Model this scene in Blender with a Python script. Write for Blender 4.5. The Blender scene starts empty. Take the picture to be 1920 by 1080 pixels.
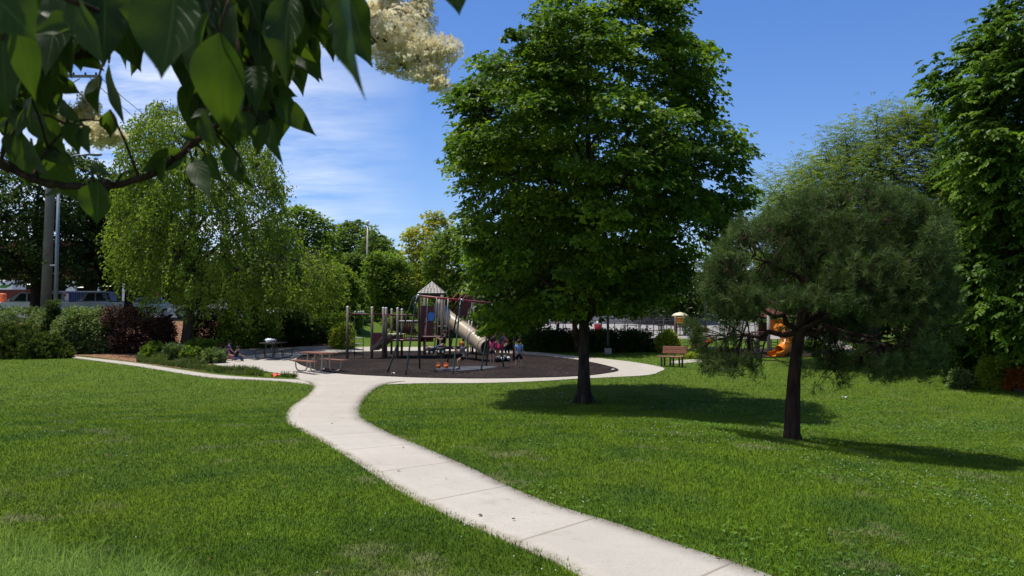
import bpy, bmesh, math, random
import numpy as np
from mathutils import Vector, Matrix
random.seed(7)
RNG = np.random.default_rng(11)
SC = bpy.context.scene
COL = SC.collection
PI = math.pi
# ------------------------------------------------------------------ camera model
FPX = 1663.0
EYE = 2.32
PITCH = math.atan(50.0 / FPX)
_s, _c = math.sin(PITCH), math.cos(PITCH)

def at(px, py, y):
    """world point seen at photo pixel (px,py) at distance y in front of the viewer"""
    u, v = (px - 960) / FPX, (540 - py) / FPX
    dx, dy, dz = u, _c - v * _s, _s + v * _c
    return Vector((dx / dy * y, y, EYE + dz / dy * y))

# ------------------------------------------------------------------ terrain height
_yy = np.arange(-40, 300, 0.1)
_pp = np.interp(_yy, [-40, 0, 6, 14, 20, 25, 31, 36, 300], [1.5, 1.4, 1.33, 1.15, .5, .12, 0, 0, 0])
_k = np.exp(-0.5 * (np.arange(-50, 51) * 0.1 / 1.5) ** 2); _k /= _k.sum()
_pp = np.convolve(np.pad(_pp, 50, mode='edge'), _k, mode='valid')

def sst(a, b, x):
    t = np.clip((np.asarray(x, float) - a) / (b - a), 0, 1)
    return t * t * (3 - 2 * t)

def gz(x, y):
    x = np.asarray(x, float); y = np.asarray(y, float)
    z = np.interp(y, _yy, _pp) - 1.08 + 0.03 * np.clip(y, -20, 95)
    z = z - 0.5 * sst(2, 8, x) * (1 - sst(14, 27, y)) * sst(2, 8, y)
    z = z + 1.3 * sst(46, 58, y) * (1 - sst(-12, -6, x))
    return z

def G(x, y):
    return float(gz(x, y))

def gnd(px, py):
    """ground point under photo pixel"""
    lo, hi = 2.0, 90.0
    f = lambda y: (lambda p: p.z - G(p.x, p.y))(at(px, py, y))
    a = lo
    st = 0.25
    y = lo
    while y < hi:
        if f(y) <= 0: break
        a = y; y += st
    b = y
    for _ in range(30):
        m = (a + b) / 2
        if f(m) > 0: a = m
        else: b = m
    p = at(px, py, b)
    return Vector((p.x, p.y, G(p.x, p.y)))

def catmull(pts, per=8, closed=False):
    P = [np.array(p, float) for p in pts]
    n = len(P); out = []
    rng = range(n if closed else n - 1)
    for i in rng:
        if closed:
            p0, p1, p2, p3 = P[(i - 1) % n], P[i], P[(i + 1) % n], P[(i + 2) % n]
        else:
            p0, p1, p2, p3 = P[max(i - 1, 0)], P[i], P[i + 1], P[min(i + 2, n - 1)]
        for k in range(per):
            t = k / per
            out.append(0.5 * ((2 * p1) + (-p0 + p2) * t + (2 * p0 - 5 * p1 + 4 * p2 - p3) * t * t + (-p0 + 3 * p1 - 3 * p2 + p3) * t ** 3))
    if not closed: out.append(P[-1])
    return out

def inside(poly, X, Y):
    poly = np.asarray(poly)
    r = np.zeros(len(X), bool)
    x1, y1 = poly[:, 0], poly[:, 1]
    x2, y2 = np.roll(x1, -1), np.roll(y1, -1)
    for a, b, c, d in zip(x1, y1, x2, y2):
        if b == d: continue
        m = ((b > Y) != (d > Y)) & (X < (c - a) * (Y - b) / (d - b) + a)
        r ^= m
    return r

# vectorised value noise
def vnoise(P, f, seed=0):
    P = np.asarray(P, float) * f + seed * 17.31
    I = np.floor(P).astype(np.int64); F = P - I
    F = F * F * (3 - 2 * F)
    def h(i, j, k):
        n = (i * 374761393 + j * 668265263 + k * 2147483647 + seed * 974711) & 0x7fffffff
        n = ((n ^ (n >> 13)) * 1274126177) & 0x7fffffff
        n = (n ^ (n >> 16)) & 0xffff
        return n / 65535.0
    r = 0
    for a in (0, 1):
        for b in (0, 1):
            for c in (0, 1):
                w = (F[:, 0] if a else 1 - F[:, 0]) * (F[:, 1] if b else 1 - F[:, 1]) * (F[:, 2] if c else 1 - F[:, 2])
                r = r + w * h(I[:, 0] + a, I[:, 1] + b, I[:, 2] + c)
    return r

# ------------------------------------------------------------------ materials
def _nt(name):
    m = bpy.data.materials.new(name); m.use_nodes = True
    nt = m.node_tree; nt.nodes.clear()
    return m, nt, nt.nodes.new('ShaderNodeOutputMaterial')

def _mixc(nt, fac, a, b):
    n = nt.nodes.new('ShaderNodeMix'); n.data_type = 'RGBA'
    for sock, v in ((n.inputs[0], fac), (n.inputs[6], a), (n.inputs[7], b)):
        if isinstance(v, bpy.types.NodeSocket): nt.links.new(v, sock)
        elif isinstance(v, (tuple, list)): sock.default_value = (*v[:3], 1)
        else: sock.default_value = v
    return n.outputs[2]

def _noise(nt, scale, detail=4, rough=.55, vec=None):
    n = nt.nodes.new('ShaderNodeTexNoise'); n.inputs['Scale'].default_value = scale
    n.inputs['Detail'].default_value = detail; n.inputs['Roughness'].default_value = rough
    if vec is not None: nt.links.new(vec, n.inputs['Vector'])
    return n.outputs['Fac']

def _ramp(nt, fac, stops):
    r = nt.nodes.new('ShaderNodeValToRGB'); nt.links.new(fac, r.inputs[0])
    e = r.color_ramp.elements
    while len(e) > 1: e.remove(e[-1])
    e[0].position = stops[0][0]; e[0].color = (*stops[0][1], 1)
    for p, c in stops[1:]:
        k = e.new(p); k.color = (*c, 1)
    return r.outputs[0]

def _step(nt, fac, a, b):
    n = nt.nodes.new('ShaderNodeMapRange'); n.inputs[1].default_value = a; n.inputs[2].default_value = b
    nt.links.new(fac, n.inputs[0]); return n.outputs[0]

def _pos(nt):
    return nt.nodes.new('ShaderNodeNewGeometry').outputs['Position']

def pmat(name, c1, c2=None, scale=3.0, rough=.6, metal=0.0, bump=0.0, bscale=None, spec=.4, dirt=None):
    m, nt, out = _nt(name)
    b = nt.nodes.new('ShaderNodeBsdfPrincipled'); nt.links.new(b.outputs[0], out.inputs[0])
    tc = nt.nodes.new('ShaderNodeTexCoord').outputs['Object']
    c2 = c2 or tuple(v * .75 for v in c1)
    f = _step(nt, _noise(nt, scale, 5, .6, tc), .3, .7)
    col = _mixc(nt, f, c1, c2)
    if dirt:
        col = _mixc(nt, _step(nt, _noise(nt, scale * .3, 3, .5, tc), .5, .75), col, dirt)
    nt.links.new(col, b.inputs['Base Color'])
    b.inputs['Roughness'].default_value = rough; b.inputs['Metallic'].default_value = metal
    b.inputs['Specular IOR Level'].default_value = spec
    if bump:
        bp = nt.nodes.new('ShaderNodeBump'); bp.inputs['Strength'].default_value = bump; bp.inputs['Distance'].default_value = .02
        nt.links.new(_noise(nt, bscale or scale * 6, 4, .6, tc), bp.inputs['Height']); nt.links.new(bp.outputs[0], b.inputs['Normal'])
    return m

def leafmat(name, stops, transl=.35, rough=.5, spec=.3, cl=0.8, dark=.6):
    stops = [(q, (min(c[0] * 1.5, .5), min(c[1] * 1.45, .5), c[2] * 1.15)) for q, c in stops]; transl = min(transl + .06, .5); spec *= .5
    m, nt, out = _nt(name)
    at_ = nt.nodes.new('ShaderNodeAttribute'); at_.attribute_name = 'rnd'
    col = _ramp(nt, at_.outputs['Fac'], stops)
    f = _step(nt, _noise(nt, cl, 2, .5, _pos(nt)), .35, .65)
    mul = nt.nodes.new('ShaderNodeMix'); mul.data_type = 'RGBA'; mul.blend_type = 'MULTIPLY'; mul.inputs[0].default_value = 1
    nt.links.new(col, mul.inputs[6])
    nt.links.new(_mixc(nt, f, (1, 1, 1), (dark, dark * 1.03, dark)), mul.inputs[7])
    col = mul.outputs[2]
    b = nt.nodes.new('ShaderNodeBsdfPrincipled'); b.inputs['Roughness'].default_value = rough
    b.inputs['Specular IOR Level'].default_value = spec
    nt.links.new(col, b.inputs['Base Color'])
    t = nt.nodes.new('ShaderNodeBsdfTranslucent')
    br = nt.nodes.new('ShaderNodeMix'); br.data_type = 'RGBA'; br.blend_type = 'MULTIPLY'; br.inputs[0].default_value = 1
    nt.links.new(col, br.inputs[6]); br.inputs[7].default_value = (1.5, 1.5, .7, 1)
    nt.links.new(br.outputs[2], t.inputs[0])
    mx = nt.nodes.new('ShaderNodeMixShader'); mx.inputs[0].default_value = transl
    nt.links.new(b.outputs[0], mx.inputs[1]); nt.links.new(t.outputs[0], mx.inputs[2]); nt.links.new(mx.outputs[0], out.inputs[0])
    return m

def barkmat(name, c1, c2, scale=9):
    m, nt, out = _nt(name)
    b = nt.nodes.new('ShaderNodeBsdfPrincipled'); b.inputs['Roughness'].default_value = .9; b.inputs['Specular IOR Level'].default_value = .1
    nt.links.new(b.outputs[0], out.inputs[0])
    tc = nt.nodes.new('ShaderNodeTexCoord'); mp = nt.nodes.new('ShaderNodeMapping'); mp.inputs['Scale'].default_value = (1, 1, .18)
    nt.links.new(tc.outputs['Object'], mp.inputs[0])
    n = _noise(nt, scale, 6, .7, mp.outputs[0])
    nt.links.new(_mixc(nt, _step(nt, n, .35, .65), c1, c2), b.inputs['Base Color'])
    bp = nt.nodes.new('ShaderNodeBump'); bp.inputs['Strength'].default_value = 1; bp.inputs['Distance'].default_value = .03
    nt.links.new(n, bp.inputs['Height']); nt.links.new(bp.outputs[0], b.inputs['Normal'])
    return m

# ------------------------------------------------------------------ mesh helpers
def link(name, me, m, parent=None):
    o = bpy.data.objects.new(name, me); COL.objects.link(o)
    if m is not None:
        me.materials.clear(); me.materials.append(m)
    if parent is not None: o.parent = parent
    return o

def tag(o, label=None, cat=None, group=None, kind=None):
    if label: o['label'] = label
    if cat: o['category'] = cat
    if group: o['group'] = group
    if kind: o['kind'] = kind
    return o

class MB:
    def __init__(s): s.v = []; s.f = []; s.sm = []
    def add(s, vs, fs, smooth=False, M=None):
        o = len(s.v)
        for p in vs:
            p = Vector(p)
            if M is not None: p = M @ p
            s.v.append((p.x, p.y, p.z))
        for f in fs:
            s.f.append([i + o for i in f]); s.sm.append(smooth)
        return s
    def box(s, c, size, rot=(0, 0, 0), bev=0.0):
        x, y, z = size[0] / 2, size[1] / 2, size[2] / 2
        from mathutils import Euler
        M = Matrix.Translation(Vector(c)) @ Euler(rot).to_matrix().to_4x4()
        if bev <= 0:
            vs = [(a * x, b * y, d * z) for a in (-1, 1) for b in (-1, 1) for d in (-1, 1)]
            fs = [(0, 1, 3, 2), (4, 6, 7, 5), (0, 4, 5, 1), (2, 3, 7, 6), (0, 2, 6, 4), (1, 5, 7, 3)]
            return s.add(vs, fs, False, M)
        b_ = min(bev, x * .9, y * .9, z * .9)
        vs = []; idx = {}
        for a in (-1, 1):
            for b in (-1, 1):
                for d in (-1, 1):
                    for k in range(3):
                        q = [a * (x - b_), b * (y - b_), d * (z - b_)]
                        q[k] = (a * x, b * y, d * z)[k]
                        idx[(a, b, d, k)] = len(vs); vs.append(q)
        fs = []
        for k in range(3):
            for sgn in (-1, 1):
                i, j = [t for t in range(3) if t != k]
                loop = []
                for (p, q) in ((-1, -1), (1, -1), (1, 1), (-1, 1)):
                    t = [0, 0, 0]; t[k] = sgn; t[i] = p; t[j] = q
                    loop.append(idx[(*t, k)])
                fs.append(loop)
        for k in range(3):
            i, j = [t for t in range(3) if t != k]
            for p in (-1, 1):
                for q in (-1, 1):
                    t0 = [0, 0, 0]; t1 = [0, 0, 0]
                    t0[k] = -1; t1[k] = 1; t0[i] = t1[i] = p; t0[j] = t1[j] = q
                    fs.append([idx[(*t0, i)], idx[(*t1, i)], idx[(*t1, j)], idx[(*t0, j)]])
        for a in (-1, 1):
            for b in (-1, 1):
                for d in (-1, 1):
                    fs.append([idx[(a, b, d, k)] for k in range(3)])
        return s.add(vs, fs, False, M)
    def tube(s, pts, r, n=8, cap=True, smooth=True):
        P = [Vector(p) for p in pts]
        R = list(r) if hasattr(r, '__len__') else [r] * len(P)
        o = len(s.v); up = None
        for i, p in enumerate(P):
            t = (P[min(i + 1, len(P) - 1)] - P[max(i - 1, 0)])
            if t.length < 1e-9: t = Vector((0, 0, 1))
            t.normalize()
            if up is None:
                up = Vector((0, 0, 1)) if abs(t.z) < .9 else Vector((1, 0, 0))
            a = up - t * up.dot(t)
            if a.length < 1e-6: a = t.orthogonal()
            a.normalize(); up = a
            b = t.cross(a)
            for k in range(n):
                w = 2 * PI * k / n
                q = p + (a * math.cos(w) + b * math.sin(w)) * R[i]
                s.v.append((q.x, q.y, q.z))
        for i in range(len(P) - 1):
            for k in range(n):
                s.f.append([o + i * n + k, o + i * n + (k + 1) % n, o + (i + 1) * n + (k + 1) % n, o + (i + 1) * n + k]); s.sm.append(smooth)
        if cap:
            s.f.append([o + k for k in range(n)][::-1]); s.sm.append(False)
            e = o + (len(P) - 1) * n
            s.f.append([e + k for k in range(n)]); s.sm.append(False)
        return s
    def cyl(s, p0, p1, r0, r1=None, n=10):
        return s.tube([p0, p1], [r0, r0 if r1 is None else r1], n)
    def lathe(s, prof, c=(0, 0, 0), n=16, smooth=True):
        o = len(s.v); c = Vector(c)
        for (r, z) in prof:
            for k in range(n):
                w = 2 * PI * k / n
                s.v.append((c.x + r * math.cos(w), c.y + r * math.sin(w), c.z + z))
        for i in range(len(prof) - 1):
            for k in range(n):
                s.f.append([o + i * n + k, o + i * n + (k + 1) % n, o + (i + 1) * n + (k + 1) % n, o + (i + 1) * n + k]); s.sm.append(smooth)
        if prof[0][0] > 1e-6: s.f.append([o + k for k in range(n)][::-1]); s.sm.append(False)
        if prof[-1][0] > 1e-6:
            e = o + (len(prof) - 1) * n
            s.f.append([e + k for k in range(n)]); s.sm.append(False)
        return s
    def ball(s, c, r, n=8, m=6):
        rx, ry, rz = r if hasattr(r, '__len__') else (r, r, r)
        o = len(s.v)
        for i in range(m + 1):
            th = PI * i / m
            for k in range(n):
                w = 2 * PI * k / n
                s.v.append((c[0] + rx * math.sin(th) * math.cos(w), c[1] + ry * math.sin(th) * math.sin(w), c[2] + rz * math.cos(th)))
        for i in range(m):
            for k in range(n):
                s.f.append([o + i * n + k, o + (i + 1) * n + k, o + (i + 1) * n + (k + 1) % n, o + i * n + (k + 1) % n]); s.sm.append(True)
        return s
    def prism(s, poly, p0, ax, ay, n_, th):
        """polygon (list of 2D) in plane p0+u*ax+v*ay extruded th along n_"""
        p0, ax, ay, n_ = Vector(p0), Vector(ax), Vector(ay), Vector(n_)
        k = len(poly)
        vs = [p0 + ax * u + ay * v for u, v in poly] + [p0 + ax * u + ay * v + n_ * th for u, v in poly]
        fs = [list(range(k))[::-1], list(range(k, 2 * k))] + [[i, (i + 1) % k, k + (i + 1) % k, k + i] for i in range(k)]
        return s.add(vs, fs)
    def mesh(s, name, origin=None):
        me = bpy.data.meshes.new(name)
        v = s.v
        if origin is not None:
            ox, oy, oz = origin
            v = [(a - ox, b - oy, c - oz) for a, b, c in v]
        me.from_pydata(v, [], s.f)
        me.polygons.foreach_set('use_smooth', s.sm)
        me.update()
        return me
    def build(s, name, m, parent=None, origin=None):
        return link(name, s.mesh(name, origin), m, parent)

class Thing:
    def __init__(s, name, label, cat, loc=(0, 0, 0), group=None):
        o = bpy.data.objects.new(name, None); COL.objects.link(o)
        o.location = loc; o.empty_display_size = .2
        s.o = o; s.org = tuple(loc)
        tag(o, label, cat, group)
    def part(s, name, mb, m, parent=None):
        return mb.build(name, m, parent or s.o, s.org)
    def place(s, loc, rz=0, sc=None):
        s.o.location = loc; s.o.rotation_euler = (0, 0, rz)
        if sc: s.o.scale = (sc,) * 3
        return s.o

def copy_tree(o, parent=None):
    c = o.copy(); COL.objects.link(c)
    if parent is not None: c.parent = parent
    for ch in list(o.children): copy_tree(ch, c)
    return c

def fastmesh(name, V, F, m, parent=None, rnd=None, smooth=False):
    """V (n,3), F (k,s) index array"""
    me = bpy.data.meshes.new(name)
    n, k, s_ = len(V), len(F), F.shape[1]
    me.vertices.add(n); me.vertices.foreach_set('co', np.ascontiguousarray(V, np.float32).ravel())
    me.loops.add(k * s_); me.loops.foreach_set('vertex_index', np.ascontiguousarray(F, np.int32).ravel())
    me.polygons.add(k); me.polygons.foreach_set('loop_start', np.arange(0, k * s_, s_, dtype=np.int32))
    if smooth: me.polygons.foreach_set('use_smooth', np.ones(k, bool))
    me.update(calc_edges=True)
    if rnd is not None:
        a = me.attributes.new('rnd', 'FLOAT', 'FACE'); a.data.foreach_set('value', np.ascontiguousarray(rnd, np.float32))
    return link(name, me, m, parent)

LEAF = {  # (along, across, up) outlines and faces
    'kite': (np.array([[0, 0, 0], [.45, .36, .10], [1, 0, -.08], [.45, -.36, .10]]), np.array([[0, 1, 2], [0, 2, 3]])),
    'lobed': (np.array([[0, 0, 0], [.30, .55, .06], [.62, .22, .07], [1, 0, -.12], [.62, -.22, .07], [.30, -.55, .06]]), np.array([[0, 1, 2, 3], [0, 3, 4, 5]])),
    'oval': (np.array([[0, 0, 0], [.3, .28, .08], [.7, .24, .05], [1, 0, -.10], [.7, -.24, .05], [.3, -.28, .08]]), np.array([[0, 1, 2, 3], [0, 3, 4, 5]])),
    'needle': (np.array([[0, .035, 0], [0, -.035, 0], [1, 0, 0]]), np.array([[0, 1, 2]])),
    'thin': (np.array([[0, 0, 0], [.45, .2, .05], [1, 0, -.05], [.45, -.2, .05]]), np.array([[0, 1, 2], [0, 2, 3]])),
}

def unit(A):
    return A / np.maximum(np.linalg.norm(A, axis=1, keepdims=True), 1e-9)

def leaves(name, P, D, N, S, shape, m, parent=None, rnd=None):
    T, F = LEAF[shape]
    D = unit(D); N = unit(N - D * (N * D).sum(1, keepdims=True)); R = np.cross(D, N)
    S = np.asarray(S).reshape(-1, 1, 1)
    V = P[:, None, :] + S * (T[None, :, 0, None] * D[:, None, :] + T[None, :, 1, None] * R[:, None, :] + T[None, :, 2, None] * N[:, None, :])
    n, k = len(P), len(T)
    FF = (np.arange(n) * k)[:, None, None] + F[None]
    if rnd is None: rnd = RNG.random(n)
    return fastmesh(name, V.reshape(-1, 3), FF.reshape(-1, F.shape[1]), m, parent, np.repeat(rnd, len(F)))
# ------------------------------------------------------------------ the setting: lawn, path, playground surfaces
LG = lambda a, b: list(np.arange(a, b, .5))
xs = [-3000, -1500, -700, -350, -200, -140, -100, -75, -60, -52] + LG(-45, 45.01) + [52, 60, 75, 100, 140, 200, 350, 700, 1500, 3000]
ys = [-300, -100, -40, -20] + LG(-10, 76) + [80, 85, 90, 95, 100, 110, 130, 160, 200, 300, 500, 900, 1600, 3000]
X, Y = np.meshgrid(xs, ys)
Z = gz(X, Y)
Vg = np.stack([X, Y, Z], -1).reshape(-1, 3)
nx, ny = len(xs), len(ys)
I = np.arange(nx * ny).reshape(ny, nx)
Fg = np.stack([I[:-1, :-1], I[:-1, 1:], I[1:, 1:], I[1:, :-1]], -1).reshape(-1, 4)

def mat_lawn():
    m, nt, out = _nt('lawn_soil_and_grass')
    b = nt.nodes.new('ShaderNodeBsdfPrincipled'); b.inputs['Roughness'].default_value = .9; b.inputs['Specular IOR Level'].default_value = .1
    nt.links.new(b.outputs[0], out.inputs[0])
    p = _pos(nt)
    f1 = _step(nt, _noise(nt, .35, 4, .6, p), .3, .7)
    f2 = _step(nt, _noise(nt, 14, 5, .7, p), .3, .7)
    c = _mixc(nt, f1, (.055, .095, .010), (.075, .120, .012))
    c2 = _mixc(nt, f1, (.095, .150, .014), (.125, .185, .020))
    col = _mixc(nt, f2, c, c2)
    f3 = _step(nt, _noise(nt, .8, 3, .6, p), .62, .78)
    col = _mixc(nt, f3, col, (.10, .11, .035))
    nt.links.new(col, b.inputs['Base Color'])
    bp = nt.nodes.new('ShaderNodeBump'); bp.inputs['Strength'].default_value = 1; bp.inputs['Distance'].default_value = .05
    nt.links.new(_noise(nt, 22, 4, .7, p), bp.inputs['Height']); nt.links.new(bp.outputs[0], b.inputs['Normal'])
    return m
tag(fastmesh('lawn', Vg, Fg, mat_lawn(), smooth=True), kind='structure')

def mat_concrete(name='path_concrete'):
    m, nt, out = _nt(name)
    b = nt.nodes.new('ShaderNodeBsdfPrincipled'); b.inputs['Roughness'].default_value = .85; b.inputs['Specular IOR Level'].default_value = .2
    nt.links.new(b.outputs[0], out.inputs[0])
    p = _pos(nt)
    col = _mixc(nt, _step(nt, _noise(nt, .9, 5, .65, p), .3, .7), (.50, .455, .385), (.40, .36, .30))
    col = _mixc(nt, _step(nt, _noise(nt, 60, 3, .7, p), .45, .75), col, (.33, .29, .24))
    col = _mixc(nt, _step(nt, _noise(nt, 5, 4, .7, p), .62, .74), col, (.34, .30, .245))
    uv = nt.nodes.new('ShaderNodeUVMap'); sp = nt.nodes.new('ShaderNodeSeparateXYZ'); nt.links.new(uv.outputs[0], sp.inputs[0])
    md = nt.nodes.new('ShaderNodeMath'); md.operation = 'PINGPONG'; md.inputs[1].default_value = .85; nt.links.new(sp.outputs[1], md.inputs[0])
    fl = nt.nodes.new('ShaderNodeMath'); fl.operation = 'MULTIPLY'; fl.inputs[1].default_value = 1 / 1.7; nt.links.new(sp.outputs[1], fl.inputs[0])
    f2 = nt.nodes.new('ShaderNodeMath'); f2.operation = 'FLOOR'; nt.links.new(fl.outputs[0], f2.inputs[0])
    wn = nt.nodes.new('ShaderNodeTexWhiteNoise'); wn.noise_dimensions = '1D'; nt.links.new(f2.outputs[0], wn.inputs['W'])
    fs = nt.nodes.new('ShaderNodeMath'); fs.operation = 'MULTIPLY'; fs.inputs[1].default_value = .38; nt.links.new(wn.outputs['Value'], fs.inputs[0])
    col = _mixc(nt, fs.outputs[0], col, (.37, .335, .275))
    # stains, and dirt creeping in from the edges
    st = nt.nodes.new('ShaderNodeMath'); st.operation = 'MULTIPLY'; st.inputs[1].default_value = .5
    nt.links.new(_step(nt, _noise(nt, 2.2, 6, .7, p), .56, .70), st.inputs[0]); col = _mixc(nt, st.outputs[0], col, (.30, .27, .215))
    eu = nt.nodes.new('ShaderNodeMath'); eu.operation = 'PINGPONG'; eu.inputs[1].default_value = .5; nt.links.new(sp.outputs[0], eu.inputs[0])
    ed = nt.nodes.new('ShaderNodeMath'); ed.operation = 'MULTIPLY'; nt.links.new(_step(nt, eu.outputs[0], .24, .14), ed.inputs[0]); nt.links.new(_step(nt, _noise(nt, 3.5, 5, .7, p), .42, .62), ed.inputs[1])
    col = _mixc(nt, ed.outputs[0], col, (.23, .185, .12))
    j = _step(nt, md.outputs[0], .022, .006)
    col = _mixc(nt, j, col, (.26, .22, .17))
    nt.links.new(col, b.inputs['Base Color'])
    bp = nt.nodes.new('ShaderNodeBump'); bp.inputs['Strength'].default_value = .25; bp.inputs['Distance'].default_value = .01
    nt.links.new(_noise(nt, 90, 4, .7, p), bp.inputs['Height']); nt.links.new(bp.outputs[0], b.inputs['Normal'])
    return m
M_conc = mat_concrete()

def resample(pts, n):
    P = np.array([[p[0], p[1]] for p in pts]); d = np.r_[0, np.cumsum(np.linalg.norm(np.diff(P, axis=0), axis=1))]
    t = np.linspace(0, d[-1], n)
    return np.stack([np.interp(t, d, P[:, 0]), np.interp(t, d, P[:, 1])], 1)

def strip(name, L, R, lift, m, across=5, skirt=.12, kind='structure', n=90):
    """a slab between two edge curves (world xy)"""
    L, R = resample(L, n), resample(R, n)
    C = (L + R) / 2; v = np.r_[0, np.cumsum(np.linalg.norm(np.diff(C, axis=0), axis=1))]
    t = np.linspace(0, 1, across)
    XY = L[:, None, :] * (1 - t)[None, :, None] + R[:, None, :] * t[None, :, None]
    Zs = gz(XY[..., 0], XY[..., 1]) + lift
    V = np.concatenate([XY, Zs[..., None]], -1)
    lo = V[:, [0, -1], :].copy(); lo[..., 2] -= skirt
    V = np.concatenate([lo[:, :1], V, lo[:, 1:]], 1)
    k = across + 2
    I = np.arange(n * k).reshape(n, k)
    F = np.stack([I[:-1, :-1], I[:-1, 1:], I[1:, 1:], I[1:, :-1]], -1).reshape(-1, 4)
    o = fastmesh(name, V.reshape(-1, 3), F, m)
    uv = o.data.uv_layers.new(name='UVMap')
    UV = np.zeros((n, k, 2)); UV[..., 0] = np.linspace(0, 1, k)[None]; UV[..., 1] = v[:, None]
    uv.data.foreach_set('uv', UV.reshape(-1, 2)[F.ravel()].astype(np.float32).ravel())
    tag(o, kind=kind)
    return o

def sheet(name, poly, lift, m, skirt=.1, kind='structure', uvs=False, res=.5):
    """polygon (world xy) triangulated with inner grid points and draped on the terrain"""
    poly = [(float(p[0]), float(p[1])) for p in poly]
    A = np.array(poly)
    gx, gy = np.meshgrid(np.arange(A[:, 0].min(), A[:, 0].max(), res), np.arange(A[:, 1].min(), A[:, 1].max(), res))
    gx, gy = gx.ravel(), gy.ravel()
    ok = inside(A, gx, gy)
    gx, gy = gx[ok], gy[ok]
    d = np.min(np.hypot(gx[:, None] - A[None, :, 0], gy[:, None] - A[None, :, 1]), axis=1) if len(gx) else np.zeros(0)
    gx, gy = gx[d > res * .4], gy[d > res * .4]
    from mathutils.geometry import delaunay_2d_cdt
    pts = [Vector(p) for p in poly] + [Vector(p) for p in zip(gx, gy)]
    n = len(poly)
    r = delaunay_2d_cdt(pts, [(i, (i + 1) % n) for i in range(n)], [list(range(n))], 1, 1e-5)
    vv, ff = r[0], r[2]
    V = [(p.x, p.y, G(p.x, p.y) + lift) for p in vv]
    F = [list(f) for f in ff]
    b0 = len(V)
    for p in poly: V.append((p[0], p[1], G(*p) + lift))
    for p in poly: V.append((p[0], p[1], G(*p) + lift - skirt))
    for i in range(n):
        j = (i + 1) % n
        F.append([b0 + i, b0 + j, b0 + n + j, b0 + n + i])
    me = bpy.data.meshes.new(name); me.from_pydata(V, [], F); me.update()
    if uvs:
        uv = me.uv_layers.new(name='UVMap')
        for l in me.loops: uv.data[l.index].uv = (.4, .4)
    o = link(name, me, m); tag(o, kind=kind)
    return o

gp = lambda L: [tuple(gnd(*p)[:2]) for p in L]
# main path
PL = catmull(gp([(575, 716), (588, 727), (577, 742), (548, 762), (536, 780), (540, 797), (575, 815), (620, 840), (690, 885), (760, 930), (850, 975), (930, 1010), (1000, 1040), (1080, 1080)]) + [(1.25, 4.5), (2.6, 2.5), (5.2, .6), (10, -1.5)], 6)
PR = catmull(gp([(760, 716), (718, 723), (690, 742), (676, 765), (682, 787), (720, 810), (790, 840), (880, 880), (950, 915), (1050, 955), (1150, 985), (1250, 1020), (1340, 1050), (1430, 1080)]) + [(2.45, 5.1), (3.6, 3.4), (5.9, 1.7), (10.4, -.3)], 6)
strip('path', PL, PR, .03, M_conc, 6, n=160)
# narrow path going off to the left
QU = catmull(gp([(135, 668), (250, 680.5), (380, 700), (450, 707), (520, 711), (575, 713)]), 6)
QL = catmull(gp([(128, 671), (250, 687), (380, 707.5), (470, 713), (540, 717), (590, 724)]), 6)
strip('side_path', QU, QL, .026, M_conc, 4, n=60)
# concrete apron with the dark safety surface inside
MUL = catmull(gp([(565, 668), (600, 664.5), (660, 661), (730, 659.5), (800, 659), (900, 661), (975, 665), (1040, 670.5), (1084, 676), (1130, 685), (1160, 695), (1130, 702), (1083, 706.5), (1000, 709.5), (900, 711), (800, 709.5), (720, 706.5), (640, 702), (590, 694), (556, 680)]), 5, closed=True)
APR = catmull(gp([(395, 679), (425, 668), (455, 664), (530, 660), (600, 655), (640, 652.5), (720, 651), (800, 651), (900, 653), (980, 658), (1085, 669), (1130, 673), (1190, 680), (1243, 690), (1236, 698), (1215, 704), (1160, 707.5), (1083, 711), (1000, 716), (900, 719), (800, 719.5), (720, 722), (640, 728), (588, 725), (560, 711), (530, 702), (480, 695), (425, 689)]), 5, closed=True)
sheet('playground_apron', APR, .022, M_conc, uvs=True)

def mat_chips():
    m, nt, out = _nt('dark_rubber_chips')
    b = nt.nodes.new('ShaderNodeBsdfPrincipled'); b.inputs['Roughness'].default_value = .9; b.inputs['Specular IOR Level'].default_value = .1
    nt.links.new(b.outputs[0], out.inputs[0])
    p = _pos(nt)
    v = nt.nodes.new('ShaderNodeTexVoronoi'); v.inputs['Scale'].default_value = 24; nt.links.new(p, v.inputs['Vector'])
    sp = nt.nodes.new('ShaderNodeSeparateColor'); nt.links.new(v.outputs['Color'], sp.inputs[0])
    col = _ramp(nt, sp.outputs[0], [(0, (.010, .007, .006)), (.5, (.028, .020, .017)), (.93, (.058, .042, .036)), (1, (.17, .13, .11))])
    col = _mixc(nt, _step(nt, _noise(nt, .5, 3, .6, p), .35, .65), col, (.020, .014, .012))
    nt.links.new(col, b.inputs['Base Color'])
    bp = nt.nodes.new('ShaderNodeBump'); bp.inputs['Strength'].default_value = 1; bp.inputs['Distance'].default_value = .04
    nt.links.new(v.outputs['Distance'], bp.inputs['Height']); nt.links.new(bp.outputs[0], b.inputs['Normal'])
    return m
M_chips = mat_chips()
sheet('playground_surface', MUL, .045, M_chips)
# mat under the swing
sheet('swing_mat', catmull(gp([(822, 692), (868, 689.5), (920, 689), (930, 691), (880, 697), (826, 697)]), 4, closed=True), .06, pmat('swing_mat_rubber', (.06, .062, .075), (.045, .045, .055), 2, .8))
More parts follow.
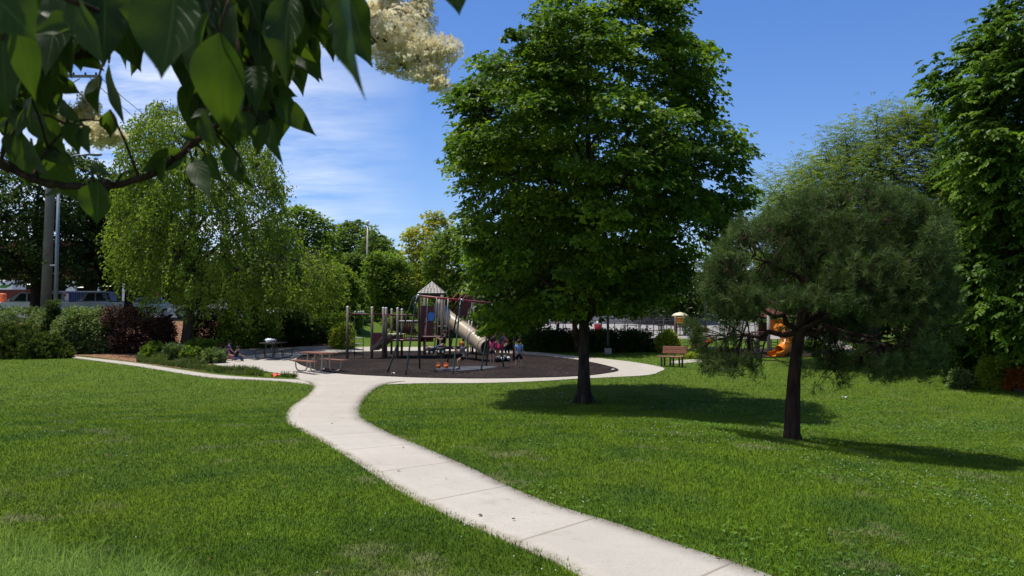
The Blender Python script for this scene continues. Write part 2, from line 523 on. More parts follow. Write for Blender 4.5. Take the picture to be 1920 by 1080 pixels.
# second playground on the right
SUR2 = catmull(gp([(1275, 659), (1340, 655), (1440, 654), (1545, 656), (1556, 664), (1535, 669), (1440, 671.5), (1340, 671), (1290, 668)]), 5, closed=True)
sheet('toddler_playground_surface', SUR2, .03, M_chips)
sheet('bench_path', catmull(gp([(1258, 678), (1300, 674), (1340, 671.5), (1336, 676), (1300, 680), (1268, 682)]), 4, closed=True), .02, M_conc, uvs=True)
# bark mulch beds on the left bank
def mat_bark():
    m, nt, out = _nt('wood_chip_mulch')
    b = nt.nodes.new('ShaderNodeBsdfPrincipled'); b.inputs['Roughness'].default_value = .95; b.inputs['Specular IOR Level'].default_value = .1
    nt.links.new(b.outputs[0], out.inputs[0])
    p = _pos(nt)
    v = nt.nodes.new('ShaderNodeTexVoronoi'); v.inputs['Scale'].default_value = 9; nt.links.new(p, v.inputs['Vector'])
    sp = nt.nodes.new('ShaderNodeSeparateColor'); nt.links.new(v.outputs['Color'], sp.inputs[0])
    nt.links.new(_ramp(nt, sp.outputs[0], [(0, (.09, .04, .022)), (.5, (.20, .105, .06)), (1, (.36, .22, .13))]), b.inputs['Base Color'])
    bp = nt.nodes.new('ShaderNodeBump'); bp.inputs['Strength'].default_value = 1; bp.inputs['Distance'].default_value = .06
    nt.links.new(v.outputs['Distance'], bp.inputs['Height']); nt.links.new(bp.outputs[0], b.inputs['Normal'])
    return m
M_bark = mat_bark()
BED = [gp([(-180, 655)])[0], *gp([(0, 657), (60, 661), (115, 667.5), (160, 668), (250, 679), (330, 690), (390, 697), (396, 684), (440, 664), (540, 657.5), (640, 650)]), (-9.5, 56), (-18, 60), (-60, 60), (-60, 48)]
sheet('mulch_bed', BED, .015, M_bark)
# street and parking on the left, far pavement behind the field
M_asph = pmat('asphalt', (.055, .055, .058), (.04, .04, .042), 1.5, .9, bump=.2)
sheet('street', [(-75, 59), (-14, 59), (-14, 73), (-75, 73)], .012, M_asph, res=2)
sheet('parking_forecourt', [(-75, 73.5), (-14, 73.5), (-14, 84), (-75, 84)], .02, pmat('forecourt_concrete', (.3, .29, .27), (.22, .21, .2), .5, .9), res=2)
M_pave = pmat('pale_pavement', (.33, .30, .275), (.26, .24, .22), .4, .9, dirt=(.2, .19, .175))
sheet('pavement', [(-3.5, 60.5), (24, 58.5), (24, 95), (-3.5, 95)], .015, M_pave, res=2)
sheet('far_path', [(15.6, 41.5), (16.7, 41.5), (21.3, 57), (19.9, 57)], .02, M_conc, uvs=True)
# ------------------------------------------------------------------ trees and shrubs
def kmeans(P, k, it=6):
    k = min(k, len(P))
    C = P[RNG.choice(len(P), k, replace=False)].copy()
    for _ in range(it):
        d = ((P[:, None] - C[None]) ** 2).sum(-1); a = d.argmin(1)
        for j in range(k):
            if (a == j).any(): C[j] = P[a == j].mean(0)
    return C, a

def bez(p0, p1, p2, n):
    t = np.linspace(0, 1, n)[:, None]
    return (1 - t) ** 2 * p0 + 2 * t * (1 - t) * p1 + t * t * p2

def px_profile(rows, d, bx, bz):
    """silhouette rows (photo y, left x, right x) of a crown standing at distance d -> (z, xl, xr) around its base"""
    out = []
    for py, xl, xr in rows:
        a, b = at(xl, py, d), at(xr, py, d)
        out.append((a.z - bz, a.x - bx, b.x - bx))
    return sorted(out)

def crown_tips(prof, ratio, n, shell=.62, nf=.55, amp=.35, gap=.0, yoff=0.0, seed=0, gap2=0.):
    z = np.array([p[0] for p in prof]); l = np.array([p[1] for p in prof]); r = np.array([p[2] for p in prof])
    out = []
    tot = 0
    wmax = (r - l).max() / 2
    tries = 0
    while tot < n and tries < 60:
        tries += 1
        m = n * 4
        zz = RNG.uniform(z[0], z[-1], m)
        L, R = np.interp(zz, z, l), np.interp(zz, z, r)
        cx, w = (L + R) / 2, (R - L) / 2
        wd = np.maximum(w * ratio, .05)
        u = RNG.uniform(-1, 1, m); v = RNG.uniform(-1, 1, m)
        P = np.stack([cx + u * w, v * wd + yoff, zz], 1)
        rr = np.hypot(u, v)
        lump = vnoise(P, nf, seed)
        lim = 1 - amp + 2 * amp * lump
        lim = np.minimum(lim, 1.0 + amp * .25)
        area = (w * wd) / (wmax * wmax * ratio)
        keep = (rr < lim) & (RNG.random(m) < np.maximum(area, .08) ** .6)
        inner = rr < lim * .68
        keep &= ~(inner & (RNG.random(m) < shell))
        if gap: keep &= vnoise(P, nf * 1.9, seed + 5) > gap
        if gap2: keep &= vnoise(P, nf * .7, seed + 9) > gap2
        P = P[keep]; out.append(P); tot += len(P)
    return np.concatenate(out)[:n]

def skeleton(tips, trunk_path, tr, nlimb=10, sub=9, zlo=.3, sag=.15, twig=.012, seg=5, twign=4, rise=.75, mb=None):
    """trunk, limbs, boughs and twigs as one mesh"""
    mb = mb or MB()
    T = np.array(trunk_path); nt_ = len(T)
    rad = np.array([tr * (1.35 if i == 0 else 1.0) * (1 - .86 * (i / (nt_ - 1)) ** 1.1) for i in range(nt_)])
    mb.tube([tuple(p) for p in T], list(rad), 12)
    H = T[-1, 2]
    C, a = kmeans(tips, nlimb)
    for j in range(len(C)):
        P = tips[a == j]
        if not len(P): continue
        c = P.mean(0)
        hor = math.hypot(c[0] - np.interp(c[2] * .6, T[:, 2], T[:, 0]), c[1] - np.interp(c[2] * .6, T[:, 2], T[:, 1]))
        za = min(max(c[2] - hor * rise, H * zlo), H * .95)
        st = np.array([np.interp(za, T[:, 2], T[:, k]) for k in range(3)])
        r0 = float(np.interp(za, T[:, 2], rad)) * .62
        mid = (st + c) / 2 + np.array([0, 0, .18 * hor]) + RNG.normal(0, .06 * hor + .02, 3)
        B = bez(st, mid, c, 8)
        B[1:-1] += RNG.normal(0, .025 * (hor + .3), (6, 3))
        mb.tube([tuple(p) for p in B], list(np.linspace(r0, r0 * .3, 8)), 7, cap=False)
        SCn, sa = kmeans(P, max(1, len(P) // sub))
        for q in range(len(SCn)):
            Q = P[sa == q]
            if not len(Q): continue
            s = Q.mean(0)
            k = int(np.clip(np.argmin(((B - s) ** 2).sum(1)) - 1, 1, 6))
            e = s
            dd = np.linalg.norm(e - B[k])
            m2 = (B[k] + e) / 2 + np.array([0, 0, .12 * dd]) + RNG.normal(0, .06 * dd, 3)
            S = bez(B[k], m2, e, seg)
            rs = r0 * (1 - k / 10) * .45
            mb.tube([tuple(p) for p in S], list(np.linspace(rs, twig * 1.6, seg)), 5, cap=False)
            for t in Q:
                b0 = S[RNG.integers(seg // 2, seg)]
                d2 = np.linalg.norm(t - b0)
                m3 = (b0 + t) / 2 + np.array([0, 0, sag * d2 * .5]) + RNG.normal(0, .05 * d2, 3)
                mb.tube([tuple(p) for p in bez(b0, m3, t, twign)], list(np.linspace(twig * 1.3, twig * .5, twign)), 3, cap=False)
    return mb

def clump_leaves(tips, centre, k, rad, flat, size, droop=.45, jitter=.5, up=1.0):
    n = len(tips)
    kk = RNG.poisson(k, n); idx = np.repeat(np.arange(n), kk); m = len(idx)
    o = RNG.normal(0, 1, (m, 3)); o = unit(o) * (RNG.random((m, 1)) ** .45)
    rr = rad * RNG.uniform(.65, 1.35, n)[idx]
    o[:, :2] *= rr[:, None]; o[:, 2] *= rr * flat
    outw = unit((tips - centre) * np.array([1, 1, .3]))[idx]
    # clumps slope down and out
    o[:, 2] -= .35 * (o * outw).sum(1)
    P = tips[idx] + o
    D = unit(o * np.array([1, 1, .3])) * .8 + outw * .5 + RNG.normal(0, .35, (m, 3)); D[:, 2] -= droop
    N = np.array([0, 0, up]) + RNG.normal(0, jitter, (m, 3)) + outw * .35
    S = size * RNG.uniform(.65, 1.3, m)
    rnd = np.clip(.5 + .25 * RNG.normal(0, 1, n)[idx] + .18 * RNG.normal(0, 1, m), 0, 1)
    return P, D, N, S, rnd

def weep_leaves(tips, centre, k, length, size):
    n = len(tips)
    kk = RNG.poisson(k, n); idx = np.repeat(np.arange(n), kk); m = len(idx)
    L = (length * RNG.uniform(.4, 1.25, n))[idx]
    t = RNG.random(m)
    outw = unit((tips - centre) * np.array([1, 1, 0]) + 1e-4)[idx]
    P = tips[idx] + outw * (L * .35 * np.sin(t * 2.2))[:, None] + RNG.normal(0, .11, (m, 3))
    P[:, 2] -= L * t ** 1.25
    D = RNG.normal(0, .6, (m, 3)) + outw * .4; D[:, 2] -= .8
    N = RNG.normal(0, .7, (m, 3)) + outw * .6; N[:, 2] += .5
    rnd = np.clip(.5 + .25 * RNG.normal(0, 1, n)[idx] + .18 * RNG.normal(0, 1, m), 0, 1)
    return P, D, N, size * RNG.uniform(.6, 1.25, m), rnd

def pinnate_leaves(tips, centre, nl, length, npair, size, droop=.5, spread=.35):
    n = len(tips)
    kk = RNG.poisson(nl, n); idx = np.repeat(np.arange(n), kk); m = len(idx)
    outw = unit((tips - centre) * np.array([1, 1, .4]) + 1e-4)[idx]
    A = unit(outw * .5 + RNG.normal(0, .6, (m, 3)) * np.array([1, 1, .5]) + np.array([0, 0, .15]))
    st = tips[idx] + RNG.normal(0, spread, (m, 3)) * np.array([1, 1, .6])
    L = length * RNG.uniform(.6, 1.25, m)
    side = unit(np.cross(A, np.array([0, 0, 1.0])) + 1e-4)
    Ps, Ds, Ns, Rs, Ss = [], [], [], [], []
    base = np.clip(.5 + .25 * RNG.normal(0, 1, n)[idx] + .1 * RNG.normal(0, 1, m), 0, 1)
    for q in range(npair):
        t = .25 + .75 * q / max(1, npair - 1)
        c = st + A * (L * t)[:, None]; c[:, 2] -= droop * L * t * t
        ax = A.copy(); ax[:, 2] -= 2 * droop * t
        for sgn in ((-1, 1) if q < npair - 1 else (0,)):
            D = side * sgn + ax * (.45 if sgn else 1); D[:, 2] -= .25
            Ps.append(c); Ds.append(D + RNG.normal(0, .12, (m, 3))); N = np.tile([0, 0, 1.0], (m, 1)) + RNG.normal(0, .25, (m, 3)) + outw * .2
            Ns.append(N); Rs.append(base); Ss.append(size * RNG.uniform(.75, 1.2, m) * (1 - .35 * abs(t - .55)))
    return np.concatenate(Ps), np.concatenate(Ds), np.concatenate(Ns), np.concatenate(Ss), np.concatenate(Rs)

def needle_tufts(tips, centre, k, length, size):
    """shoots set with needles"""
    n = len(tips)
    outw = unit((tips - centre) * np.array([1, 1, 1.0]))
    A = unit(outw * .7 + RNG.normal(0, .55, (n, 3)) + np.array([0, 0, .45]))
    idx = np.repeat(np.arange(n), k); m = len(idx)
    t = RNG.random(m)
    P = tips[idx] + A[idx] * (length * (t - .5))[:, None]
    D = RNG.normal(0, 1, (m, 3)); D -= A[idx] * (D * A[idx]).sum(1, keepdims=True); D = unit(D) + A[idx] * RNG.uniform(.3, 1.1, (m, 1))
    N = RNG.normal(0, 1, (m, 3))
    rnd = np.clip(.45 + .22 * RNG.normal(0, 1, n)[idx] + .12 * RNG.normal(0, 1, m), 0, 1)
    return P, D, N, size * RNG.uniform(.7, 1.2, m), rnd

def trunk_line(H, lean=(0, 0), wob=.12, n=9, z0=-.15):
    t = np.linspace(0, 1, n)
    P = np.stack([lean[0] * t + wob * np.sin(t * 5 + RNG.uniform(0, 6)) * t, lean[1] * t + wob * np.sin(t * 4 + RNG.uniform(0, 6)) * t, z0 + (H - z0) * t], 1)
    return P

def make_tree(name, label, base, prof, tips, lv, leafm, barkm, tr=.15, H=None, lean=(0, 0), nlimb=9, sub=9, zlo=.3, sag=.15, twig=.012, cat='tree', group=None, shape='lobed', wob=.12, crown='crown', trunk='trunk', rise=.75, extra=None):
    bx, by = base
    T = Thing(name, label, cat, (bx, by, G(bx, by)), group)
    top = max(p[0] for p in prof)
    tp = trunk_line(H or top * .86, lean, wob)
    mb = skeleton(tips, tp, tr, nlimb, sub, zlo, sag, twig, rise=rise)
    if extra: extra(mb)
    mb.build(trunk, barkm, T.o)
    P, D, N, S, rnd = lv
    leaves(crown, P, D, N, S, shape, leafm, T.o, rnd)
    return T

# foliage colours (albedo)
L_maple = leafmat('maple_leaf', [(0, (.028, .060, .009)), (.5, (.062, .122, .014)), (1, (.145, .220, .024))], .42, .42, .35, .5, .68)
L_birch = leafmat('birch_leaf', [(0, (.070, .115, .018)), (.5, (.120, .185, .028)), (1, (.190, .250, .045))], .45, .45, .35, .5, .62)
L_mid = leafmat('mixed_leaf', [(0, (.055, .100, .018)), (.5, (.092, .155, .026)), (1, (.150, .215, .040))], .42, .5, .3, .4, .62)
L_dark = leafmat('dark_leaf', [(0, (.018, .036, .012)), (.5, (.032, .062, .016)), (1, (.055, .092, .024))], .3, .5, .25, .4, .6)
L_yel = leafmat('yellow_green_leaf', [(0, (.120, .150, .026)), (.5, (.200, .220, .038)), (1, (.300, .290, .060))], .45, .5, .3, .5, .7)
L_loc = leafmat('locust_leaf', [(0, (.055, .098, .026)), (.5, (.095, .148, .032)), (1, (.180, .215, .042))], .48, .5, .25, .35, .65)
L_pin = leafmat('compound_leaf', [(0, (.040, .085, .014)), (.5, (.072, .140, .022)), (1, (.120, .200, .032))], .38, .42, .35, .5, .6)
L_needle = leafmat('pine_needle', [(0, (.026, .050, .016)), (.5, (.060, .100, .030)), (1, (.115, .165, .052))], .12, .55, .3, 1.2, .6)
L_far = leafmat('distant_leaf', [(0, (.050, .092, .026)), (.5, (.080, .130, .036)), (1, (.120, .170, .050))], .38, .6, .2, .3, .65)
L_purple = leafmat('purple_leaf', [(0, (.024, .013, .015)), (.5, (.046, .024, .027)), (1, (.105, .056, .056))], .25, .5, .3, 1, .7)
L_shrub = leafmat('shrub_leaf', [(0, (.060, .098, .040)), (.5, (.105, .155, .066)), (1, (.170, .220, .105))], .3, .5, .3, 1, .7)
L_lime = leafmat('lime_leaf', [(0, (.12, .17, .02)), (.5, (.20, .25, .035)), (1, (.30, .33, .07))], .4, .5, .3, 1, .8)
L_orange = leafmat('orange_leaf', [(0, (.20, .050, .012)), (.5, (.34, .10, .022)), (1, (.42, .18, .05))], .4, .5, .3, 1, .8)
L_jun = leafmat('juniper_leaf', [(0, (.036, .058, .014)), (.5, (.065, .095, .022)), (1, (.120, .140, .036))], .2, .6, .2, 1.5, .6)
B_dark = barkmat('dark_bark', (.060, .047, .037), (.020, .016, .013))
B_grey = barkmat('grey_bark', (.085, .068, .052), (.035, .028, .022))
B_brown = barkmat('brown_bark', (.11, .062, .038), (.045, .026, .018))

def base_at(px, d):
    p = at(px, 600, d); return (p.x, d)

def tree_from_px(name, label, px, d, rows, ratio, ntips, mode, leafm, barkm, tr, lvargs, shape='lobed', amp=.3, nf=.5, shell=.6, gap=0., seed=0, yoff=0., gap2=0., **kw):
    b = base_at(px, d); bz = G(*b)
    prof = px_profile(rows, d, b[0], bz)
    tips = crown_tips(prof, ratio, ntips, shell, nf, amp, gap, yoff, seed, gap2)
    zc = np.mean([p[0] for p in prof]); cen = np.array([np.mean([(p[1] + p[2]) / 2 for p in prof]), yoff, zc * .8])
    lv = dict(clump=clump_leaves, weep=weep_leaves, pin=pinnate_leaves, needle=needle_tufts)[mode](tips, cen, *lvargs)
    return make_tree(name, label, b, prof, tips, lv, leafm, barkm, tr, shape=shape, **kw)

# 1 the big maple in the middle
def maple_extra(mb):
    mb.tube([(-.32, .05, -.1), (-.2, .0, .12), (-.1, 0, .45)], [.09, .10, .08], 7)
    mb.tube([(.34, -.08, -.1), (.2, 0, .10), (.08, 0, .4)], [.09, .10, .08], 7)
    mb.tube([(-.05, -.33, -.1), (-.02, -.2, .10), (0, -.05, .4)], [.08, .09, .08], 7)
tree_from_px('maple_tree', 'tall dark green maple with a broad dense crown standing on the lawn before the playground', 1095, 25.0,
    [(-12, 1040, 1200), (20, 975, 1290), (80, 930, 1345), (150, 880, 1365), (200, 820, 1360), (250, 815, 1365), (300, 850, 1375), (350, 845, 1405), (400, 850, 1390), (450, 835, 1380), (500, 835, 1290), (550, 845, 1270), (575, 855, 1235), (592, 868, 1120), (602, 885, 1015), (624, 905, 990)],
    1.42, 1450, 'clump', L_maple, B_dark, .168, (66, .50, .34, .14, .5, .5), amp=.34, nf=.60, shell=.62, gap=.44, gap2=.25, seed=3, yoff=.7, lean=(.05, 0), nlimb=15, sub=10, zlo=.22, extra=maple_extra, rise=.8)

# 2 weeping birch on the left
tree_from_px('birch_tree', 'tall pale green birch with drooping twigs left of the picnic tables', 352, 47.0,
    [(190, 300, 400), (230, 245, 470), (280, 235, 545), (330, 238, 555), (380, 232, 545), (430, 228, 570), (470, 238, 615), (505, 262, 640), (535, 300, 640), (562, 385, 610)],
    .85, 1500, 'weep', L_birch, B_grey, .33, (46, 1.7, .15), shape='oval', amp=.28, nf=.4, shell=.5, gap=.18, seed=9, lean=(.35, 0), nlimb=14, sub=10, zlo=.2, twig=.015)

# 3 scots pine on the right lawn
def pine():
    p = gnd(1487, 826); d = p.y
    bz = p.z
    rows = [(356, 1520, 1630), (376, 1455, 1700), (402, 1405, 1735), (440, 1360, 1755), (490, 1322, 1768), (540, 1300, 1770), (590, 1294, 1765), (640, 1306, 1755), (700, 1332, 1735)]
    prof = px_profile(rows, d, p.x, bz)
    tips = crown_tips(prof, .92, 5200, .8, .95, .36, .46, 0, 4)
    # a hollow under the canopy, open towards the viewer; only a ragged skirt hangs low
    r = np.hypot(tips[:, 0] - .2, tips[:, 1])
    hollow = (tips[:, 2] < 2.5) & (r < 1.35)
    front = (tips[:, 2] < 2.22) & (tips[:, 1] < .4) & (tips[:, 0] > -.85) & (tips[:, 0] < .6)
    skirt = (tips[:, 2] < 2.2) & (vnoise(tips, 1.3, 8) < .42) & (tips[:, 0] > -1.1)
    clear2 = (tips[:, 2] < 2.3) & (tips[:, 0] > -.66) & (tips[:, 0] < .05)
    tips = tips[~(clear2 | (hollow & (RNG.random(len(tips)) < .93)) | (front & (RNG.random(len(tips)) < .95)) | skirt)]
    low = []
    for px, py, dd in [(1560, 700, -.3), (1590, 720, .1), (1520, 735, .2), (1575, 745, -.2), (1375, 670, .2), (1400, 655, .5), (1360, 650, -.5), (1335, 640, .4), (1700, 690, .3), (1735, 660, -.4), (1640, 700, .6), (1385, 700, .1), (1690, 660, -.7)]:
        q = at(px, py, d + dd)
        for _ in range(9): low.append((q.x - p.x + random.gauss(0, .13), dd + random.gauss(0, .13), q.z - bz + random.uniform(0, .6)))
    tips = np.concatenate([tips, np.array(low)])
    cen = np.array([.3, 0, 1.2])
    lv = needle_tufts(tips, cen, 56, .28, .115)
    T = Thing('pine_tree', 'dark pine with a wide rounded crown and slim leaning trunk on the right lawn', 'tree', (p.x, p.y, bz))
    tp = np.array([(0, 0, -.15), (-.02, 0, .15), (0, 0, .6), (.03, .01, 1.1), (.10, .0, 1.7), (.2, .02, 2.3), (.3, 0, 2.9), (.38, 0, 3.5), (.5, .02, 4.1)])
    mb = skeleton(tips, tp, .158, 16, 10, .46, .1, .008, rise=.45)
    mb.build('trunk', barkmat('pine_bark', (.062, .036, .026), (.020, .013, .011), 12), T.o)
    P, D, N, S, rnd = lv
    leaves('crown', P, D, N, S, 'needle', L_needle, T.o, rnd)
pine()

# 4 honey locust behind the pine
tree_from_px('locust_tree', 'feathery honey locust with yellow green left side rising behind the dark pine', 1640, 40.0,
    [(205, 1690, 1730), (225, 1600, 1760), (270, 1550, 1790), (310, 1470, 1800), (330, 1432, 1810), (380, 1425, 1820), (430, 1430, 1800), (500, 1450, 1780), (540, 1500, 1760)],
    .8, 1000, 'pin', L_loc, B_dark, .24, (24, .45, 5, .135, .35, .6), shape='thin', amp=.32, nf=.42, shell=.35, gap=.25, seed=21, nlimb=12, sub=9, zlo=.25, twig=.014)
# 5 large compound-leaf tree on the right edge
tree_from_px('walnut_tree', 'tall dark tree with long drooping compound leaves at the right edge', 1885, 30.0,
    [(10, 1880, 2080), (60, 1835, 2150), (120, 1780, 2180), (180, 1785, 2200), (240, 1800, 2210), (300, 1760, 2220), (350, 1800, 2220), (400, 1795, 2230), (460, 1780, 2220), (530, 1765, 2200), (590, 1775, 2170), (650, 1800, 2100)],
    1.0, 760, 'pin', L_pin, B_dark, .26, (17, .52, 7, .185, .5, .36), shape='oval', amp=.36, nf=.5, shell=.6, gap=.34, seed=31, nlimb=14, sub=9, zlo=.2)
# 6 dark trees on the left
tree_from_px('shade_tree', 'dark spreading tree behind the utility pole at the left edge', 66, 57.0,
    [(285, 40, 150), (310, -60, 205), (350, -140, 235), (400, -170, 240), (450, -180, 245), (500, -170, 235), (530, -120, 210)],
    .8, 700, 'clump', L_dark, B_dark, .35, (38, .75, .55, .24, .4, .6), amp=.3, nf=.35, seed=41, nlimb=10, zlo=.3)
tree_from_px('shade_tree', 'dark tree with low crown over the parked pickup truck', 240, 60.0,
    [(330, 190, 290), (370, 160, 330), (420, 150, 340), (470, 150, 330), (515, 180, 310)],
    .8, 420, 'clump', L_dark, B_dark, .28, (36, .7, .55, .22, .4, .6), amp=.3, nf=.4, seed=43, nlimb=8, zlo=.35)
# 7 trees right of the birch and far behind the playground
bg = [  # name, label, px, d, rows, ntips, mat, leaf, clump
    ('ash_tree', 'dark green tree touching the right side of the birch', 560, 58, [(392, 540, 600), (410, 510, 622), (450, 480, 640), (510, 470, 650), (560, 490, 640)], 380, L_mid, .22, .65),
    ('spruce_tree', 'far dark tree with layered flat boughs behind the lamp pole', 655, 100, [(418, 640, 670), (432, 628, 700), (450, 610, 735), (475, 600, 742), (520, 605, 740), (560, 620, 730)], 420, L_far, .34, .9),
    ('dark_elm_tree', 'far dark rounded tree right of the lamp pole', 712, 96, [(428, 690, 715), (445, 680, 730), (468, 665, 742), (500, 660, 745), (550, 670, 740)], 300, L_far, .34, .9),
    ('willow_tree', 'thin yellow green tree between the dark far trees and the maple', 795, 78, [(400, 790, 830), (425, 760, 850), (455, 742, 870), (500, 742, 880), (550, 745, 880), (600, 770, 870)], 420, L_yel, .26, .62),
    ('redbud_tree', 'low rounded bright green tree right of the far picnic table', 610, 55, [(498, 590, 640), (520, 560, 665), (560, 545, 680), (600, 550, 680), (625, 580, 660)], 430, L_birch, .20, .55),
    ('young_linden_tree', 'young soft green tree straight behind the climbing posts', 722, 66, [(470, 700, 745), (500, 685, 765), (540, 675, 775), (580, 680, 770), (605, 700, 760)], 360, L_mid, .20, .6),
    ('hackberry_tree', 'grey green tree behind the playground roof', 860, 70, [(430, 830, 900), (470, 800, 930), (520, 790, 945), (570, 790, 940), (605, 820, 920)], 460, L_mid, .24, .7),
    ('crabapple_tree', 'small dark tree left of the young linden', 655, 72, [(480, 630, 690), (510, 610, 705), (550, 605, 710), (590, 615, 700), (612, 630, 690)], 300, L_far, .24, .7),
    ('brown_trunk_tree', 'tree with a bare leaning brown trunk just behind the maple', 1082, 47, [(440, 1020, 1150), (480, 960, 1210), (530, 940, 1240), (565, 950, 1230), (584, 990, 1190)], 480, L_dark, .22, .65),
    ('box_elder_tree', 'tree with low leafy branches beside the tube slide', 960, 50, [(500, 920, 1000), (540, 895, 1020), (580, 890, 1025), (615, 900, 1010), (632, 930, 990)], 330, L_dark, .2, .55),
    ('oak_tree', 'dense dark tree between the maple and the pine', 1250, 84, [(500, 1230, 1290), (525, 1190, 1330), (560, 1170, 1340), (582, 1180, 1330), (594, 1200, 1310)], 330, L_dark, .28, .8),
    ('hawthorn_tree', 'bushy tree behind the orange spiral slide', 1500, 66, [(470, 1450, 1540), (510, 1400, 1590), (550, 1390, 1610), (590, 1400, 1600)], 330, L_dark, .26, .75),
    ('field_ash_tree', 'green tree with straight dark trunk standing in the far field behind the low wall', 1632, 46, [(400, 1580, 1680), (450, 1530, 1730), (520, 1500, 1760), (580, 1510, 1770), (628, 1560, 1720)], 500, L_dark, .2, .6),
    ('catalpa_tree', 'broad leafy tree filling the gap behind the right edge tree', 1800, 50, [(330, 1760, 1860), (400, 1720, 1900), (480, 1700, 1920), (560, 1700, 1930), (630, 1730, 1900)], 520, L_mid, .24, .62),
]
for i, (nm, lb, px, d, rows, nt_, lm, ls, cl) in enumerate(bg):
    tree_from_px(nm, lb, px, float(d), rows, .8, nt_, 'clump', lm, B_brown if 'brown' in nm else B_dark, .17 + .02 * (d > 60), (26, cl, .55, ls, .4, .6), amp=(.6 if 'linden' in nm else .42), nf=(.8 if 'linden' in nm else .5), gap=(.4 if 'linden' in nm else .28), seed=50 + i, shell=.5, nlimb=7, zlo=.25, lean=((-.5, 0) if 'brown' in nm else (0, 0)))
# a row of far trees closing the view
for i, (px, top, w, d) in enumerate([(-120, 430, 150, 118), (20, 455, 140, 122), (330, 470, 150, 120), (470, 480, 140, 116), (560, 490, 120, 118), (800, 500, 150, 116), (930, 505, 150, 120), (1060, 500, 150, 118), (1180, 505, 140, 121), (1390, 470, 160, 117), (1540, 450, 170, 120), (1700, 440, 170, 118), (1850, 430, 170, 121), (2020, 420, 170, 118)]):
    desc = ['far left', 'behind the brick garage', 'behind the birch crown', 'between birch and ash', 'left of the far dark tree', 'behind the playground tower', 'behind the tube slide', 'behind the maple trunk', 'right of the maple trunk', 'above the toddler playground', 'behind the pine', 'right of the locust trunk', 'behind the right edge shrubs', 'past the right edge'][i]
    tree_from_px('distant_tree', 'hazy distant tree of the park border, ' + desc, px, float(d),
        [(top, px - w * .2, px + w * .2), (top + 25, px - w * .5, px + w * .45), (top + 70, px - w * .6, px + w * .6), (top + 120, px - w * .5, px + w * .55), (600, px - w * .3, px + w * .3)],
        .6, 230, 'clump', L_far, B_dark, .3, (24, 1.5, .6, .55, .4, .6), amp=.3, nf=.3, seed=80 + i, shell=.5, nlimb=6, zlo=.2, group='distant trees along the park border')

# ------------------------------------------------------------------ shrubs
def shrub(name, label, px, d, rows, ntips, leafm, k=22, rad=.28, size=.1, ratio=.7, shape='oval', group=None, mode='clump', amp=.42, nf=1.5, cat='shrub', up=.7):
    b = base_at(px, d); bz = G(*b)
    prof = px_profile(rows, d, b[0], bz)
    if prof[0][0] > .05: prof = [(.02, prof[0][1] * .8, prof[0][2] * .8)] + prof
    prof = [(max(z, -.1), l, r) for z, l, r in prof]
    tips = crown_tips(prof, ratio, ntips, .45, nf, amp, 0, 0, int(px) % 91)
    cen = np.array([0, 0, prof[-1][0] * .2])
    if mode == 'clump': lv = clump_leaves(tips, cen, k, rad, .8, size, .1, .7, up)
    else: lv = needle_tufts(tips, cen, k, rad, size)
    T = Thing(name, label, cat, (b[0], b[1], bz), group)
    mb = MB()
    C, a = kmeans(tips, 9)
    for c in C:
        e = np.array(c) * np.array([1, 1, .95])
        st = np.array([random.uniform(-.12, .12), random.uniform(-.1, .1), -.05])
        B = bez(st, (st + e) / 2 + np.array([0, 0, .2 * abs(e[2])]), e, 5)
        mb.tube([tuple(p) for p in B], [.03, .026, .02, .015, .008], 5, cap=False)
    mb.build('stem', B_dark, T.o)
    P, D, N, S, rnd = lv
    keep = P[:, 2] > -.03
    leaves('foliage', P[keep], D[keep], N[keep], S[keep], shape, leafm, T.o, rnd[keep])
    return T

shrub('juniper_bush', 'dark spreading juniper at the left edge of the mulch bed', 20, 43.5, [(608, -30, 60), (630, -70, 95), (655, -60, 110)], 420, L_jun, 34, .28, .16, mode='needle', shape='thin')
shrub('juniper_bush', 'low dark juniper reaching down to the end of the side path', 98, 43.2, [(632, 80, 105), (648, 60, 128), (666, 50, 138)], 240, L_jun, 34, .26, .15, mode='needle', shape='thin')
shrub('privet_bush', 'light green clipped bush at the left edge under the white van', 30, 49.5, [(578, -60, 90), (600, -80, 105), (640, -70, 100)], 420, L_shrub, 22, .3, .13)
shrub('privet_bush', 'dark narrow bush at the foot of the utility pole', 100, 49, [(566, 92, 108), (600, 84, 114), (640, 80, 120)], 170, L_dark, 22, .25, .12)
shrub('lilac_bush', 'large grey green leafy bush between the junipers and the purple bush', 158, 46.5, [(580, 125, 195), (600, 106, 212), (640, 104, 222), (664, 120, 210)], 560, L_shrub, 24, .3, .13)
shrub('barberry_bush', 'dark purple barberry beside the grey green bush', 250, 46.5, [(578, 195, 290), (600, 200, 318), (640, 208, 325), (660, 220, 310)], 560, L_purple, 24, .28, .11)
shrub('barberry_bush', 'reddish purple barberry behind the birch trunk', 398, 49, [(582, 370, 420), (605, 355, 440), (640, 355, 440)], 300, L_purple, 24, .28, .11)
shrub('barberry_bush', 'dark red barberry in the shade left of the birch trunk', 302, 48.5, [(600, 285, 322), (630, 280, 326), (660, 285, 324)], 200, L_purple, 24, .28, .11)
shrub('low_shrub', 'small bright green shrub at the foot of the birch', 385, 43.2, [(640, 355, 400), (660, 345, 412), (680, 350, 408)], 260, L_mid, 22, .2, .1)
shrub('viburnum_bush', 'broad dark bush under the right side of the birch', 455, 47.5, [(580, 425, 490), (600, 410, 520), (640, 415, 525), (652, 430, 510)], 480, L_mid, 22, .3, .13)
shrub('viburnum_bush', 'dark rounded bush above the curved concrete wall', 545, 49.5, [(588, 515, 575), (608, 500, 600), (635, 505, 605)], 380, L_dark, 22, .3, .12)
